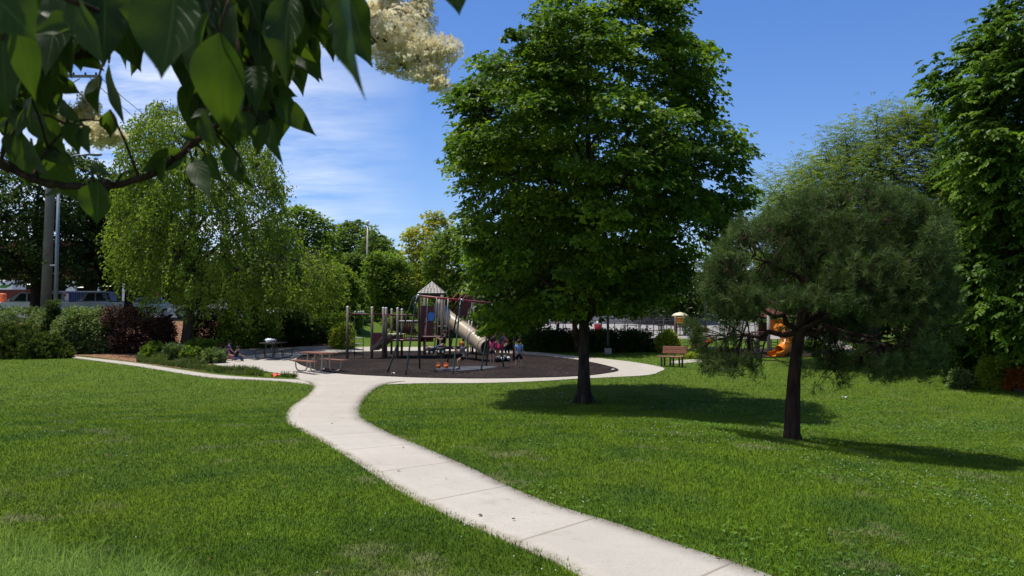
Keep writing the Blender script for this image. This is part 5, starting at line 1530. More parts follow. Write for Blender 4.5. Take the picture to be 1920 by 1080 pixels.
# ---- the street side: vehicles
M_glass = pmat('car_glass', (.03, .04, .05), (.04, .05, .06), 2, .05, 0, spec=1.0)
M_tyre = pmat('tyre', (.02, .02, .02), None, 5, .8)
M_rim = pmat('rim', (.5, .5, .52), None, 5, .3, .8)
M_lens = pmat('headlight_lens', (.7, .7, .72), None, 5, .1, 0, spec=1)
def vehicle(name, label, cat, loc, rz, paint, kind):
    """front points to +X"""
    T = Thing(name, label, cat, (0, 0, 0), 'vehicles parked along the street')
    mp_ = pmat('car_paint_' + kind, paint, tuple(v * .9 for v in paint), 1.5, .25, .25, spec=.6)
    if kind == 'van': lo_ = [(-2.35, .35), (2.3, .35), (2.42, .6), (2.38, .85), (1.5, 1.10), (-2.3, 1.12), (-2.42, .8)]; gl = [(-2.25, 1.11), (1.55, 1.09), (.55, 1.76), (-2.05, 1.78)]; hw = .94
    elif kind == 'pickup': lo_ = [(-2.7, .5), (2.6, .5), (2.7, .75), (2.65, 1.0), (1.35, 1.12), (-.6, 1.15), (-.62, 1.12), (-2.7, 1.12)]; gl = [(-.62, 1.14), (1.3, 1.12), (.65, 1.78), (-.5, 1.80)]; hw = .96
    else: lo_ = [(-2.2, .3), (2.15, .3), (2.25, .5), (2.2, .72), (1.1, .92), (-1.75, .95), (-2.2, .85)]; gl = [(-1.65, .94), (1.15, .91), (.35, 1.42), (-.95, 1.43)]; hw = .88
    def hull(poly, w0, w1, z0, z1):
        mb = MB(); vs = []; k = len(poly)
        for s in (-1, 1):
            for (x, z) in poly: vs.append((x, s * (w0 + (w1 - w0) * (z - z0) / (z1 - z0)), z))
        mb.add(vs, [tuple(range(k))[::-1], tuple(range(k, 2 * k))] + [(i, (i + 1) % k, k + (i + 1) % k, k + i) for i in range(k)]); return mb
    z0, z1 = min(z for x, z in gl), max(z for x, z in gl)
    body = hull(lo_, hw, hw, 0, 1)
    cab = hull(gl, hw - .03, hw - .2, z0, z1); body.v, body.f, body.sm = body.v + cab.v, body.f + [[i + len(body.v) for i in f] for f in cab.f], body.sm + cab.sm
    T.part('body', body, mp_)
    yw = lambda z: (hw - .03) + (-.17) * (z - z0) / (z1 - z0)
    def lerp2(a, b, t): return (a[0] + (b[0] - a[0]) * t, a[1] + (b[1] - a[1]) * t)
    def slant(name, pa, pb, inset=.08):
        a, b = lerp2(pa, pb, .08), lerp2(pa, pb, .93); nx, nz = (b[1] - a[1]), -(b[0] - a[0]); l = math.hypot(nx, nz); nx, nz = nx / l * .006, nz / l * .006
        if nz < 0: nx, nz = -nx, -nz
        T.part(name, MB().add([(a[0] + nx, -yw(a[1]) + inset, a[1] + nz), (a[0] + nx, yw(a[1]) - inset, a[1] + nz), (b[0] + nx, yw(b[1]) - inset, b[1] + nz), (b[0] + nx, -yw(b[1]) + inset, b[1] + nz)], [(0, 1, 2, 3)]), M_glass)
    slant('windshield', gl[1], gl[2]); slant('rear_window', gl[0], gl[3])
    xs_ = {'van': [(-1.95, -1.05), (-.95, .1), (.2, .95)], 'pickup': [(-.5, .1), (.18, .85)], 'sedan': [(-1.1, -.25), (-.17, .6)]}[kind]
    zb, zt = z0 + .07, z1 - .09
    def xlim(z, x, front): 
        a, b = (gl[1], gl[2]) if front else (gl[0], gl[3]); t = (z - a[1]) / (b[1] - a[1]); e = a[0] + (b[0] - a[0]) * t
        return min(x, e - .1) if front else max(x, e + .1)
    for s in (-1, 1):
        for (xa, xb) in xs_:
            pts = [(max(xlim(z, xa, False), xa) if x == xa else xlim(z, xb, True), s * (yw(z) + .006), z) for x, z in ((xa, zb), (xb, zb), (xb, zt), (xa, zt))]
            T.part('window', MB().add(pts, [(0, 1, 2, 3)]), M_glass)
        T.part('mirror', MB().box((gl[1][0] - .35, s * (hw + .08), z0 + .12), (.12, .16, .14), bev=.03), mp_)
        fx = max(x for x, z in lo_); T.part('headlight', MB().box((fx - .06, s * (hw - .28), .78 if kind != 'sedan' else .62), (.12, .36, .16), bev=.03), M_lens)
        for wx in (-lo_[-1][0] * -.62, fx * .6):
            w = T.part('wheel', MB().tube([(wx, s * (hw - .2), .34), (wx, s * (hw + .01), .34)], .34, 18), M_tyre)
            T.part('rim', MB().tube([(wx, s * (hw - .1), .34), (wx, s * (hw + .02), .34)], .2, 12), M_rim, w)
    if kind == 'van': T.part('roof_rack', MB().cyl((-1.8, .6, 1.83), (.3, .6, 1.82), .02, n=6).cyl((-1.8, -.6, 1.83), (.3, -.6, 1.82), .02, n=6), M_dtube)
    if kind == 'pickup':
        T.part('bed_rail', MB().box((-1.66, .9, 1.15), (2.05, .08, .06), bev=.01).box((-1.66, -.9, 1.15), (2.05, .08, .06), bev=.01), M_dtube)
    T.place(loc, rz)
for (name, label, cat, px, d, rz, paint, kind) in [
    ('van', 'white passenger van parked behind the left bushes beside the utility pole', 'van', 58, 61.5, PI + .35, (.72, .73, .75), 'van'),
    ('pickup_truck', 'silver pickup truck parked behind the hedge right of the poles', 'pickup truck', 186, 60.5, PI + .3, (.42, .45, .50), 'pickup'),
    ('parked_car', 'pale blue silver car half hidden by the dark tree trunk', 'car', 274, 61.5, PI + .3, (.50, .56, .62), 'sedan'),
    ('parked_car', 'white car glimpsed behind the birch trunk', 'car', 382, 60.5, PI + .25, (.78, .78, .78), 'sedan')]:
    p = at(px, 600, d); vehicle(name, label, cat, (p.x, d, G(p.x, d) + .02), rz, paint, kind)

# blue container, brick wall, barrel, box truck, garage
M_cont = pmat('blue_container_paint', (.035, .06, .15), (.028, .045, .115), 2, .55)
def container():
    d = 75; a, b = at(93, 600, d).x, at(196, 600, d).x; z = G((a + b) / 2, d); zt = at(0, 546, d).z
    T = Thing('shipping_container', 'dark blue corrugated container behind the silver pickup', 'container', ((a + b) / 2, d + 1.2, z))
    T.part('shell', MB().box(((a + b) / 2, d + 1.25, (z + zt) / 2), (b - a - .1, 2.3, zt - z)), M_cont)
    mb = MB(); n = 24
    for i in range(n):
        x = a + .15 + (b - a - .3) * (i + .5) / n; mb.box((x, d + .06, (z + zt) / 2), (.09, .08, zt - z - .2))
    T.part('corrugation', mb, M_cont)
    T.part('top_rail', MB().box(((a + b) / 2, d + .07, zt - .03), (b - a, .12, .1)), pmat('grey_rail', (.3, .3, .33), None, 4, .5))
    for zz, h in ((556, .5), (564, .2)):
        T.part('sign', MB().box(at(125, zz, d - .02), (.32, .03, h)), pmat('faded_pink_sign', (.62, .5, .5), (.5, .38, .38), 12, .7))
container()
M_brick = pmat('red_brick', (.21, .065, .042), (.15, .045, .03), 3, .9, bump=.2)
a, b = at(-60, 600, 71).x, at(62, 600, 71).x
wz = G(a, 71); tag(MB().box(((a + b) / 2, 71, (wz + at(0, 543, 71).z) / 2), (b - a, .3, at(0, 543, 71).z - wz)).build('brick_wall', M_brick), 'low red brick wall behind the white van', 'wall')
q = at(4, 600, 68.5); z = G(q.x, 68.5)
T = Thing('traffic_barrel', 'orange traffic barrel standing left of the white van', 'barrel', (q.x, q.y, z))
zt = at(0, 550, 68.5).z
T.part('drum', MB().lathe([(.34, 0), (.34, .1), (.3, .12), (.29, zt - z - .1), (.2, zt - z)], (q.x, q.y, z), 14), pmat('barrel_orange', (.75, .12, .02), None, 4, .5))
for hh in (.45, .85): T.part('reflective_band', MB().lathe([(.315, 0), (.312, .15)], (q.x, q.y, z + hh), 14), M_white)
def box_truck():
    d = 80; q = at(-14, 600, d); z = G(q.x, d); zt = at(0, 525, d).z; zb = at(0, 544, d).z
    T = Thing('box_truck', 'white box truck with a green leaf picture at the left edge', 'truck', (q.x, d, z))
    T.part('cargo_box', MB().box((q.x, d + 1.2, (zt + zb) / 2), (3.4, 2.3, zt - zb), bev=.04), M_white)
    mb = MB(); poly = [(-.55, -.12), (-.3, .1), (.0, .2), (.3, .14), (.6, .22), (.5, .0), (.2, -.12), (-.1, -.16)]
    mb.prism(poly, at(8, 537, d + .03), (1, 0, 0), (0, 0, 1), (0, 1, 0), .02); T.part('graphic', mb, pmat('green_graphic', (.08, .26, .04), (.05, .18, .03), 6, .5))
    T.part('chassis', MB().box((q.x - .6, d + 1.2, zb - .25), (4.6, 1.6, .3)), M_black)
    T.part('cab', MB().box((q.x - 2.6, d + 1.2, z + 1.3), (1.5, 2.1, 1.7), bev=.15), M_white)
    for wx in (-2.6, 1.1):
        for s in (.25, 2.15): T.part('wheel', MB().tube([(q.x + wx, d + s - .12, z + .45), (q.x + wx, d + s + .12, z + .45)], .45, 16), M_tyre)
box_truck()
def garage():
    d = 86; X0, X1 = at(-190, 600, d).x, at(300, 600, d).x; z = G(X0, d)
    T = Thing('parking_garage', 'red brick parking garage with dark open storeys and lit ceiling lamps', 'building', ((X0 + X1) / 2, d, z))
    zz = lambda y: at(0, y, d).z
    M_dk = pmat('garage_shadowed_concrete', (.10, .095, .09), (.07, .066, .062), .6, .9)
    f1, b1, f2 = zz(527), zz(503), zz(478)
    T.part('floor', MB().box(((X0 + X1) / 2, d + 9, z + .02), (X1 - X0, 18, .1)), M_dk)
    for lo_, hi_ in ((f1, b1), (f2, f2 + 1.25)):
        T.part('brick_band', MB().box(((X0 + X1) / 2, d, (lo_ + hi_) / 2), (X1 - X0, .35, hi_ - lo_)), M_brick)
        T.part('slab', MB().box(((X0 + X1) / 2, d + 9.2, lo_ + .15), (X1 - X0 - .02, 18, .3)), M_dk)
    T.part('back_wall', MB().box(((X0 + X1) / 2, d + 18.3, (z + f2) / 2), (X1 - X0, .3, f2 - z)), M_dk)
    T.part('roof', MB().box(((X0 + X1) / 2, d + 9, f2 + 1.3), (X1 - X0 + .1, 18.6, .12)), M_wall)
    for px, w, hi_ in ((132, .9, f1), (184, .12, f1), (232, .3, f1), (-40, .9, f1), (290, .9, f1), (60, .3, f1)):
        q = at(px, 600, d); T.part('column', MB().box((q.x, d + .1, (z + hi_) / 2), (w, .4, hi_ - z)), M_white if px in (132, 184, 232) else M_brick)
    Ml, nt_, out_ = _nt('lit_tube_lamp'); e = nt_.nodes.new('ShaderNodeEmission'); e.inputs[0].default_value = (1, .97, .9, 1); e.inputs[1].default_value = 1.6; nt_.links.new(e.outputs[0], out_.inputs[0])
    for px, py, dd in ((153, 527.5, 4), (147, 538.5, 12), (198, 536.5, 8), (222, 537, 8), (60, 533, 6)):
        q = at(px, py, d + dd); T.part('ceiling_lamp', MB().box(q, (1.0, .25, .08)), Ml)
garage()
# ------------------------------------------------------------------ flowering lilac tree overhead: branches, leaves and creamy flower heads hang into view
def mat_lilac(name, top, under, vein=True):
    m, nt, out = _nt(name)
    at_ = nt.nodes.new('ShaderNodeAttribute'); at_.attribute_name = 'rnd'
    uv = nt.nodes.new('ShaderNodeUVMap'); sp = nt.nodes.new('ShaderNodeSeparateXYZ'); nt.links.new(uv.outputs[0], sp.inputs[0])
    c = _mixc(nt, at_.outputs['Fac'], tuple(v * .7 for v in top), tuple(v * 1.25 for v in top))
    g = nt.nodes.new('ShaderNodeNewGeometry')
    c = _mixc(nt, g.outputs['Backfacing'], c, under)
    # veins: midrib and slanting side veins
    def M(op, a, b=None):
        n = nt.nodes.new('ShaderNodeMath'); n.operation = op
        for i, v in enumerate((a, b)):
            if v is None: continue
            if isinstance(v, bpy.types.NodeSocket): nt.links.new(v, n.inputs[i])
            else: n.inputs[i].default_value = v
        return n.outputs[0]
    au = M('ABSOLUTE', M('SUBTRACT', sp.outputs[0], .5))
    mid = _step(nt, au, .035, .01)
    sv = M('PINGPONG', M('SUBTRACT', M('MULTIPLY', sp.outputs[1], 7.0), M('MULTIPLY', au, 5.0)), .5)
    side = _step(nt, sv, .07, .02)
    ve = M('MAXIMUM', mid, M('MULTIPLY', side, .55))
    c = _mixc(nt, M('MULTIPLY', ve, .45), c, (.17, .24, .075))
    c = _mixc(nt, _step(nt, _noise(nt, 40, 4, .6, _pos(nt)), .55, .8), c, tuple(v * .72 for v in under))
    b = nt.nodes.new('ShaderNodeBsdfPrincipled'); b.inputs['Roughness'].default_value = .5; b.inputs['Specular IOR Level'].default_value = .2
    nt.links.new(c, b.inputs['Base Color'])
    bp = nt.nodes.new('ShaderNodeBump'); bp.inputs['Strength'].default_value = .5; bp.inputs['Distance'].default_value = .002; bp.invert = True
    nt.links.new(ve, bp.inputs['Height']); nt.links.new(bp.outputs[0], b.inputs['Normal'])
    t = nt.nodes.new('ShaderNodeBsdfTranslucent')
    tcol = _mixc(nt, M('MULTIPLY', ve, .5), (.15, .27, .016), (.05, .11, .010))
    nt.links.new(tcol, t.inputs[0])
    mx = nt.nodes.new('ShaderNodeMixShader'); mx.inputs[0].default_value = .26
    nt.links.new(b.outputs[0], mx.inputs[1]); nt.links.new(t.outputs[0], mx.inputs[2]); nt.links.new(mx.outputs[0], out.inputs[0])
    return m
M_lil = mat_lilac('lilac_leaf', (.013, .026, .007), (.024, .030, .012))
M_lbark = barkmat('lilac_bark', (.10, .062, .042), (.045, .028, .02), 60)

_prof = [0, .45, .76, .93, 1.0, .99, .93, .82, .67, .48, .28, .11, .0]
def leaf_geo(B, Tp, w, nrm, cup=.22, curl=.12, wave=.02, tw=0.0):
    """ovate pointed leaf from base B to tip Tp; returns verts, quads, uvs"""
    B, Tp, nrm = Vector(B), Vector(Tp), Vector(nrm)
    ax = Tp - B; L_ = ax.length; ax.normalize()
    nrm = (nrm - ax * nrm.dot(ax)); nrm = nrm.normalized() if nrm.length > 1e-5 else ax.orthogonal().normalized()
    sd_ = ax.cross(nrm)
    n = len(_prof); V, U = [], []
    ph = random.uniform(0, 6)
    for i, p in enumerate(_prof):
        t = i / (n - 1); hw = w / 2 * p
        a = tw * (t - .5); s2 = sd_ * math.cos(a) + nrm * math.sin(a); n2 = nrm * math.cos(a) - sd_ * math.sin(a)
        c = B + ax * (L_ * t) + nrm * (-curl * L_ * (t * t) + curl * .4 * L_ * t)
        for k in (-1, -.5, 0, .5, 1):
            up = cup * hw * abs(k) ** 1.3 + wave * L_ * math.sin(t * 14 + ph + k) * abs(k) * p
            V.append(c + s2 * (hw * k) + n2 * up); U.append((.5 + .5 * k, t))
    F = [(i * 5 + k, i * 5 + k + 1, (i + 1) * 5 + k + 1, (i + 1) * 5 + k) for i in range(n - 1) for k in range(4)]
    return V, F, U

def lilac():
    T = Thing('lilac_tree', 'flowering lilac with dark heart shaped leaves and cream flower heads hanging at top left', 'tree', (-2.35, -.55, G(-2.35, -.55)))
    V, F, U, R = [], [], [], []
    def leaf(B, Tp, w, nrm, rnd, **k):
        a, b, c = leaf_geo(B, Tp, w, nrm, **k); o = len(V); V.extend(a); F.extend([[i + o for i in f] for f in b]); U.extend(c); R.extend([rnd] * len(b))
    wood = MB(); twigs = []
    def branch(pts, r0, r1, n=7):
        c = catmull([tuple(p) for p in pts], 5); k = len(c)
        cj = [p + RNG.normal(0, r0 * .18, 3) for p in c]
        wood.tube([tuple(p) for p in cj], [(r0 + (r1 - r0) * i / (k - 1)) * (1.25 if i % 6 == 5 else 1) for i in range(k)], n, cap=True)
        twigs.extend([Vector(p) for p in c])
    D = .92
    P_ = lambda px, py, d=D: at(px, py, d)
    hub = Vector((-1.25, .55, 3.15)); hub2 = Vector((-.55, .75, 3.15))
    branch([hub, (-.95, .8, 2.75), P_(-60, 270, .9), P_(0, 302), P_(60, 335), P_(120, 349), P_(215, 348), P_(290, 325), P_(350, 280), P_(400, 240), P_(432, 200), P_(470, 120, .95), P_(505, 40, 1.0), P_(540, -60, 1.05), hub2], .0045, .0026)
    branch([hub, P_(-60, 90, 1.05), P_(70, 99, 1.0), P_(140, 107, 1.0), P_(205, 92, 1.0), P_(285, 72, 1.0), P_(345, 48, 1.0), P_(420, 0, .98), P_(470, -60, 1.0)], .005, .003)
    branch([hub2, (-.35, .9, 2.95), P_(600, -40, 1.15), P_(660, 30, 1.22), P_(705, 70, 1.26), P_(760, 90, 1.28)], .004, .002)
    branch([hub2, (-.2, .7, 2.9), P_(840, -60, .7)], .005, .002)
    branch([hub, (-.9, .7, 2.8), P_(40, -40, .6), P_(150, 10, .62)], .003, .0015)
    branch([hub2, (-.4, .55, 2.8), P_(330, -80, .55), P_(345, -20, .56)], .003, .0015)
    branch([P_(60, 335), P_(90, 280, .95), P_(140, 230, 1.0), P_(190, 225, 1.06)], .0018, .001)
    # trunk and limbs outside the view
    tz = G(-2.35, -.55)
    branch([(-2.35, -.55, tz - .2), (-2.32, -.5, tz + .7), (-2.2, -.35, tz + 1.5), (-1.9, 0, tz + 2.2), hub], .075, .03, 10)
    branch([(-2.2, -.35, tz + 1.5), (-1.5, -.2, tz + 2.4), (-.9, .3, 3.0), hub2, (-.1, 1.0, 3.35), (.5, 1.3, 3.7)], .045, .008, 8)
    branch([(-2.2, -.35, tz + 1.5), (-2.3, .4, 2.9), (-2.0, 1.1, 3.5), (-1.6, 1.6, 3.9)], .04, .008, 8)
    branch([hub, (-1.0, 1.0, 3.5), (-.8, 1.5, 3.75)], .022, .006, 7)
    # leaves placed one by one: base, tip, width (photo pixels), distance, roll, lightness
    LV = [(330, -25, 308, 153, 165, .5, .1, .3), (395, 20, 352, 186, 78, .8, .9, .2), (412, 60, 420, 264, 112, .72, -.2, .35), (445, 5, 445, 128, 52, .85, .8, .2), (485, -5, 488, 142, 66, .9, -.4, .35), (545, -10, 525, 152, 88, .85, .2, .3),
          (545, 55, 592, 122, 32, .95, .7, .5), (578, -25, 622, 94, 32, .9, 1.1, .2), (583, 52, 590, 102, 22, 1.0, 1.0, .2), (655, -30, 668, 190, 38, .45, 1.1, .2), (706, 80, 630, 114, 44, 1.15, .3, .2), (850, -45, 862, 31, 60, .6, .2, .2),
          (-20, -10, 70, 66, 130, .5, -.3, .3), (130, -15, 201, 127, 66, .6, .4, .5), (35, 45, 66, 192, 60, .6, -.4, .5), (152, 50, 55, 62, 66, .62, .2, .5), (88, 72, 126, 162, 50, .95, -.1, 1), (150, 72, 186, 136, 50, 1.0, .8, .15), (188, 58, 236, 44, 40, 1.0, .1, .3), (282, 66, 238, 142, 58, .95, .2, .4),
          (186, 142, 184, 217, 44, .95, .5, .3), (204, 118, 232, 237, 46, .9, .9, .2), (206, 205, 208, 260, 38, .9, -.3, .4), (92, 138, 149, 180, 38, .95, .7, .2), (5, 75, 10, 217, 66, .75, -.2, .25), (45, 183, 40, 237, 42, 1.0, .2, .9), (75, 138, 86, 212, 38, 1.0, -.4, .6), (58, 212, 103, 277, 42, .98, .3, .6),
          (28, 243, 30, 307, 46, .9, .1, .25), (58, 260, 90, 337, 28, .88, 1.0, .15), (112, 188, 151, 233, 28, .98, .6, .3), (128, 228, 149, 292, 38, .97, -.3, .5), (158, 235, 162, 288, 36, .97, .4, .5), (112, 286, 142, 313, 24, .95, .2, .5), (170, 313, 209, 329, 24, .92, .2, .8), (185, 340, 181, 422, 74, .88, -.1, .8),
          (140, 348, 84, 370, 26, .92, .2, 1), (346, 282, 263, 324, 42, .92, -.5, .5), (312, 298, 299, 357, 50, .9, .3, .6), (366, 264, 334, 250, 26, .92, .1, .9), (360, 298, 393, 370, 44, .91, -.2, 1), (385, 288, 420, 347, 36, .93, .3, 1), (425, 276, 453, 352, 42, .94, -.2, 1), (450, 296, 473, 360, 26, .93, .8, .2),
          (388, 203, 413, 285, 42, .85, .9, .15), (460, 208, 462, 264, 48, .9, .2, .2), (492, 232, 481, 292, 34, .95, -.3, .8), (506, 222, 526, 310, 32, .92, .6, .25), (396, 210, 357, 220, 28, .9, .2, .3), (515, 188, 593, 252, 50, .95, .1, .5), (512, 165, 556, 181, 30, .97, .4, .5), (482, 180, 510, 206, 30, .97, .6, .3),
          (15, 222, -5, 245, 34, .9, 0, .4), (520, 95, 504, 175, 46, .95, .5, .3), (470, 125, 481, 205, 58, .88, -.3, .3), (445, 140, 450, 222, 60, .8, .5, .25), (500, 130, 520, 205, 46, .98, .2, .45), (360, 260, 340, 305, 26, .95, .5, .4), (240, 320, 262, 318, 18, .95, .2, .7), (225, 10, 242, 132, 44, 1.05, .7, .3),
          (250, -20, 232, 60, 40, 1.1, .2, .3), (100, -20, 130, 60, 70, .7, .3, .3), (20, 60, 10, 150, 70, .8, .4, .2), (-15, 130, 20, 205, 60, .85, .1, .3), (60, 185, 52, 245, 44, .9, .4, .4), (240, 55, 212, 60, 30, 1.1, .3, .2)]
    for bx, by, tx, ty, w, d, roll, li in LV:
        d2 = d * random.uniform(.97, 1.03)
        B, Tq = at(bx, by, d), at(tx, ty, d2)
        ax = (Tq - B).normalized()
        n0 = Vector((0, -1, .25)); n0 = (Matrix.Rotation(roll, 3, ax) @ n0)
        wid = w * (.88 if d > .8 else .85) / FPX * d / max(.35, math.cos(min(abs(roll), 1.15)))
        leaf(B, Tq, wid, n0, li * .8 + .1 * random.random(), cup=random.uniform(.15, .85), curl=random.uniform(-.1, .35), wave=random.uniform(.012, .04), tw=random.uniform(-.8, .8))
        # petiole to the nearest twig
        near = min(twigs, key=lambda q: (q - B).length)
        if (near - B).length < .10: e = near
        else: e = B + Vector((random.uniform(-.01, .01), .01, .035))
        wood.tube([tuple(B), tuple((B + e) / 2 + Vector((0, 0, .004))), tuple(e)], [.0012, .0013, .0016], 5)
    # darker filling leaves behind the front ones
    def fill(n, x0, x1, y0, y1, d0, d1):
        for _ in range(n):
            px, py, d = random.uniform(x0, x1), random.uniform(y0, y1), random.uniform(d0, d1)
            B = at(px, py, d); ln = random.uniform(.045, .085)
            ax = Vector((random.gauss(0, .45), random.gauss(0, .35), -1)).normalized()
            leaf(B, B + ax * ln, ln * random.uniform(.5, .65), Vector((random.gauss(0, .5), -1, random.gauss(.2, .4))), random.random() * .7, cup=random.uniform(.1, .8), curl=random.uniform(-.1, .35), wave=.03, tw=random.uniform(-.9, .9))
    fill(110, 300, 575, -70, 75, .9, 1.3); fill(30, 390, 545, 60, 170, .95, 1.2); fill(75, -20, 150, -60, 50, .8, 1.2); fill(30, -20, 110, 40, 200, 1.0, 1.25); fill(24, 375, 510, 110, 195, 1.0, 1.15); fill(14, 560, 668, -80, 5, .9, 1.25); fill(10, 180, 330, -80, -5, .8, 1.2); fill(5, 20, 110, 215, 290, 1.05, 1.2)
    # unseen canopy leaves, added above and beside the viewer to shade these branches
    for k_ in range(2900):
        x, y = (random.uniform(-2.6, .65), random.uniform(-.6, 2.2)) if k_ < 1500 else (random.uniform(-1.9, -.45), random.uniform(.4, 2.0)); z = random.uniform(3.05, 4.3)
        if k_ >= 1500 and x + .32 * (z - 2.6) > -.64: continue  # gap shaped so sun still reaches the visible leaves and flowers
        if z < EYE + .38 * max(y, 0) + .16 or (x > -.5 and random.random() < .7): continue
        if y < .2 and -0.5 < x < .5 and z < 3.0: continue
        B = Vector((x, y, z)); ln = random.uniform(.07, .12)
        ax = Vector((random.gauss(0, .6), random.gauss(0, .6), -.7)).normalized()
        leaf(B, B + ax * ln, ln * .6, Vector((random.gauss(0, .5), random.gauss(0, .5), 1)), random.random(), cup=.25, curl=.1, wave=.02)
    me = bpy.data.meshes.new('foliage'); ox, oy, oz = T.org
    me.from_pydata([(v.x - ox, v.y - oy, v.z - oz) for v in V], [], F)
    uvl = me.uv_layers.new(name='UVMap')
    li_ = np.zeros(len(me.loops), np.int32); me.loops.foreach_get('vertex_index', li_)
    uvl.data.foreach_set('uv', np.array(U, np.float32)[li_].ravel())
    a = me.attributes.new('rnd', 'FLOAT', 'FACE'); a.data.foreach_set('value', np.array(R, np.float32))
    me.polygons.foreach_set('use_smooth', [True] * len(me.polygons)); me.update()
    link('foliage', me, M_lil, T.o)
    # flower heads
    Mfl, nt, out = _nt('cream_petal')
    at_ = nt.nodes.new('ShaderNodeAttribute'); at_.attribute_name = 'rnd'
    c = _ramp(nt, at_.outputs['Fac'], [(0, (.72, .60, .30)), (.5, (.88, .80, .54)), (1, (.93, .91, .76))])
    b = nt.nodes.new('ShaderNodeBsdfDiffuse'); nt.links.new(c, b.inputs[0]); t = nt.nodes.new('ShaderNodeBsdfTranslucent'); nt.links.new(c, t.inputs[0])
    mx = nt.nodes.new('ShaderNodeMixShader'); mx.inputs[0].default_value = .45
    nt.links.new(b.outputs[0], mx.inputs[1]); nt.links.new(t.outputs[0], mx.inputs[2]); nt.links.new(mx.outputs[0], out.inputs[0])
    def head(lobes, n, size):
        """lobes: (px,py,rx_px,ry_px,d)"""
        P, stalk = [], MB()
        tot = sum(a[2] * a[3] for a in lobes)
        c0 = at(lobes[0][0], lobes[0][1], lobes[0][4])
        for px, py, rx, ry, d in lobes:
            k = int(n * rx * ry / tot); c = at(px, py, d); q = RNG.normal(0, 1, (k, 3)); q = unit(q) * (RNG.random((k, 1)) ** .42)
            lump = .72 + .5 * vnoise(unit(q) * 1.0 + np.array(c), 9, 3)[:, None]
            q = q * lump * np.array([rx / FPX * d, min(rx, ry) / FPX * d, ry / FPX * d]); P.append(q + np.array(c))
            stalk.tube([tuple(c0), tuple((c0 + c) / 2 + Vector((0, 0, .004))), tuple(c)], [.002, .0017, .0012], 5)
            for _ in range(26):
                e = c + Vector(P[-1][RNG.integers(len(P[-1]))] - np.array(c)) * .9; stalk.tube([tuple(c), tuple((c + e) / 2), tuple(e)], [.0009, .0007, .0005], 4)
        P = np.concatenate(P); m = len(P)
        # four petals and a short tube per floret
        ax = unit(P - np.array(c0) + RNG.normal(0, .012, (m, 3))); a1 = unit(np.cross(ax, RNG.normal(0, 1, (m, 3)))); a2 = np.cross(ax, a1)
        S = size * RNG.uniform(.7, 1.3, m)[:, None]
        Vv, k = [], 0
        rows = []
        for j in range(4):
            w = PI / 2 * j; u = a1 * math.cos(w) + a2 * math.sin(w); v = -a1 * math.sin(w) + a2 * math.cos(w)
            rows += [P, P + S * (u * .55 + v * .3 + ax * .05), P + S * (u * 1.0 - ax * .12), P + S * (u * .55 - v * .3 + ax * .05)]
        Va = np.stack(rows, 1); Ff = (np.arange(m) * 16)[:, None, None] + np.array([[4 * j, 4 * j + 1, 4 * j + 2, 4 * j + 3] for j in range(4)])[None]
        rn = np.clip(.5 + .25 * RNG.normal(0, 1, m), 0, 1)
        o = fastmesh('flower_head', Va.reshape(-1, 3) - np.array(T.org), Ff.reshape(-1, 4), Mfl, T.o, np.repeat(rn, 4))
        stalk.build('flower_stalk', M_lil2, o, T.org)
    M_lil2 = pmat('green_stalk', (.12, .14, .04), (.09, .10, .03), 20, .6)
    head([(745, 70, 70, 60, 1.26), (715, 30, 45, 35, 1.3), (790, 95, 55, 45, 1.24), (835, 95, 35, 30, 1.23), (760, 120, 65, 28, 1.25), (805, 140, 40, 20, 1.22), (825, 160, 25, 16, 1.21), (780, 35, 45, 40, 1.29), (700, 70, 28, 28, 1.3), (735, 5, 22, 18, 1.3), (795, -5, 25, 25, 1.3)], 3300, .0054)
    head([(620, 75, 18, 20, 1.33), (606, 62, 13, 10, 1.33), (632, 55, 14, 18, 1.33), (634, 92, 10, 10, 1.33)], 340, .0054)
    head([(165, 215, 24, 45, 1.12), (188, 250, 32, 30, 1.1), (215, 258, 22, 14, 1.1), (150, 235, 25, 25, 1.13), (130, 220, 18, 22, 1.14)], 1000, .0052)
    wood.build('branch', M_lbark, T.o, T.org)
lilac()
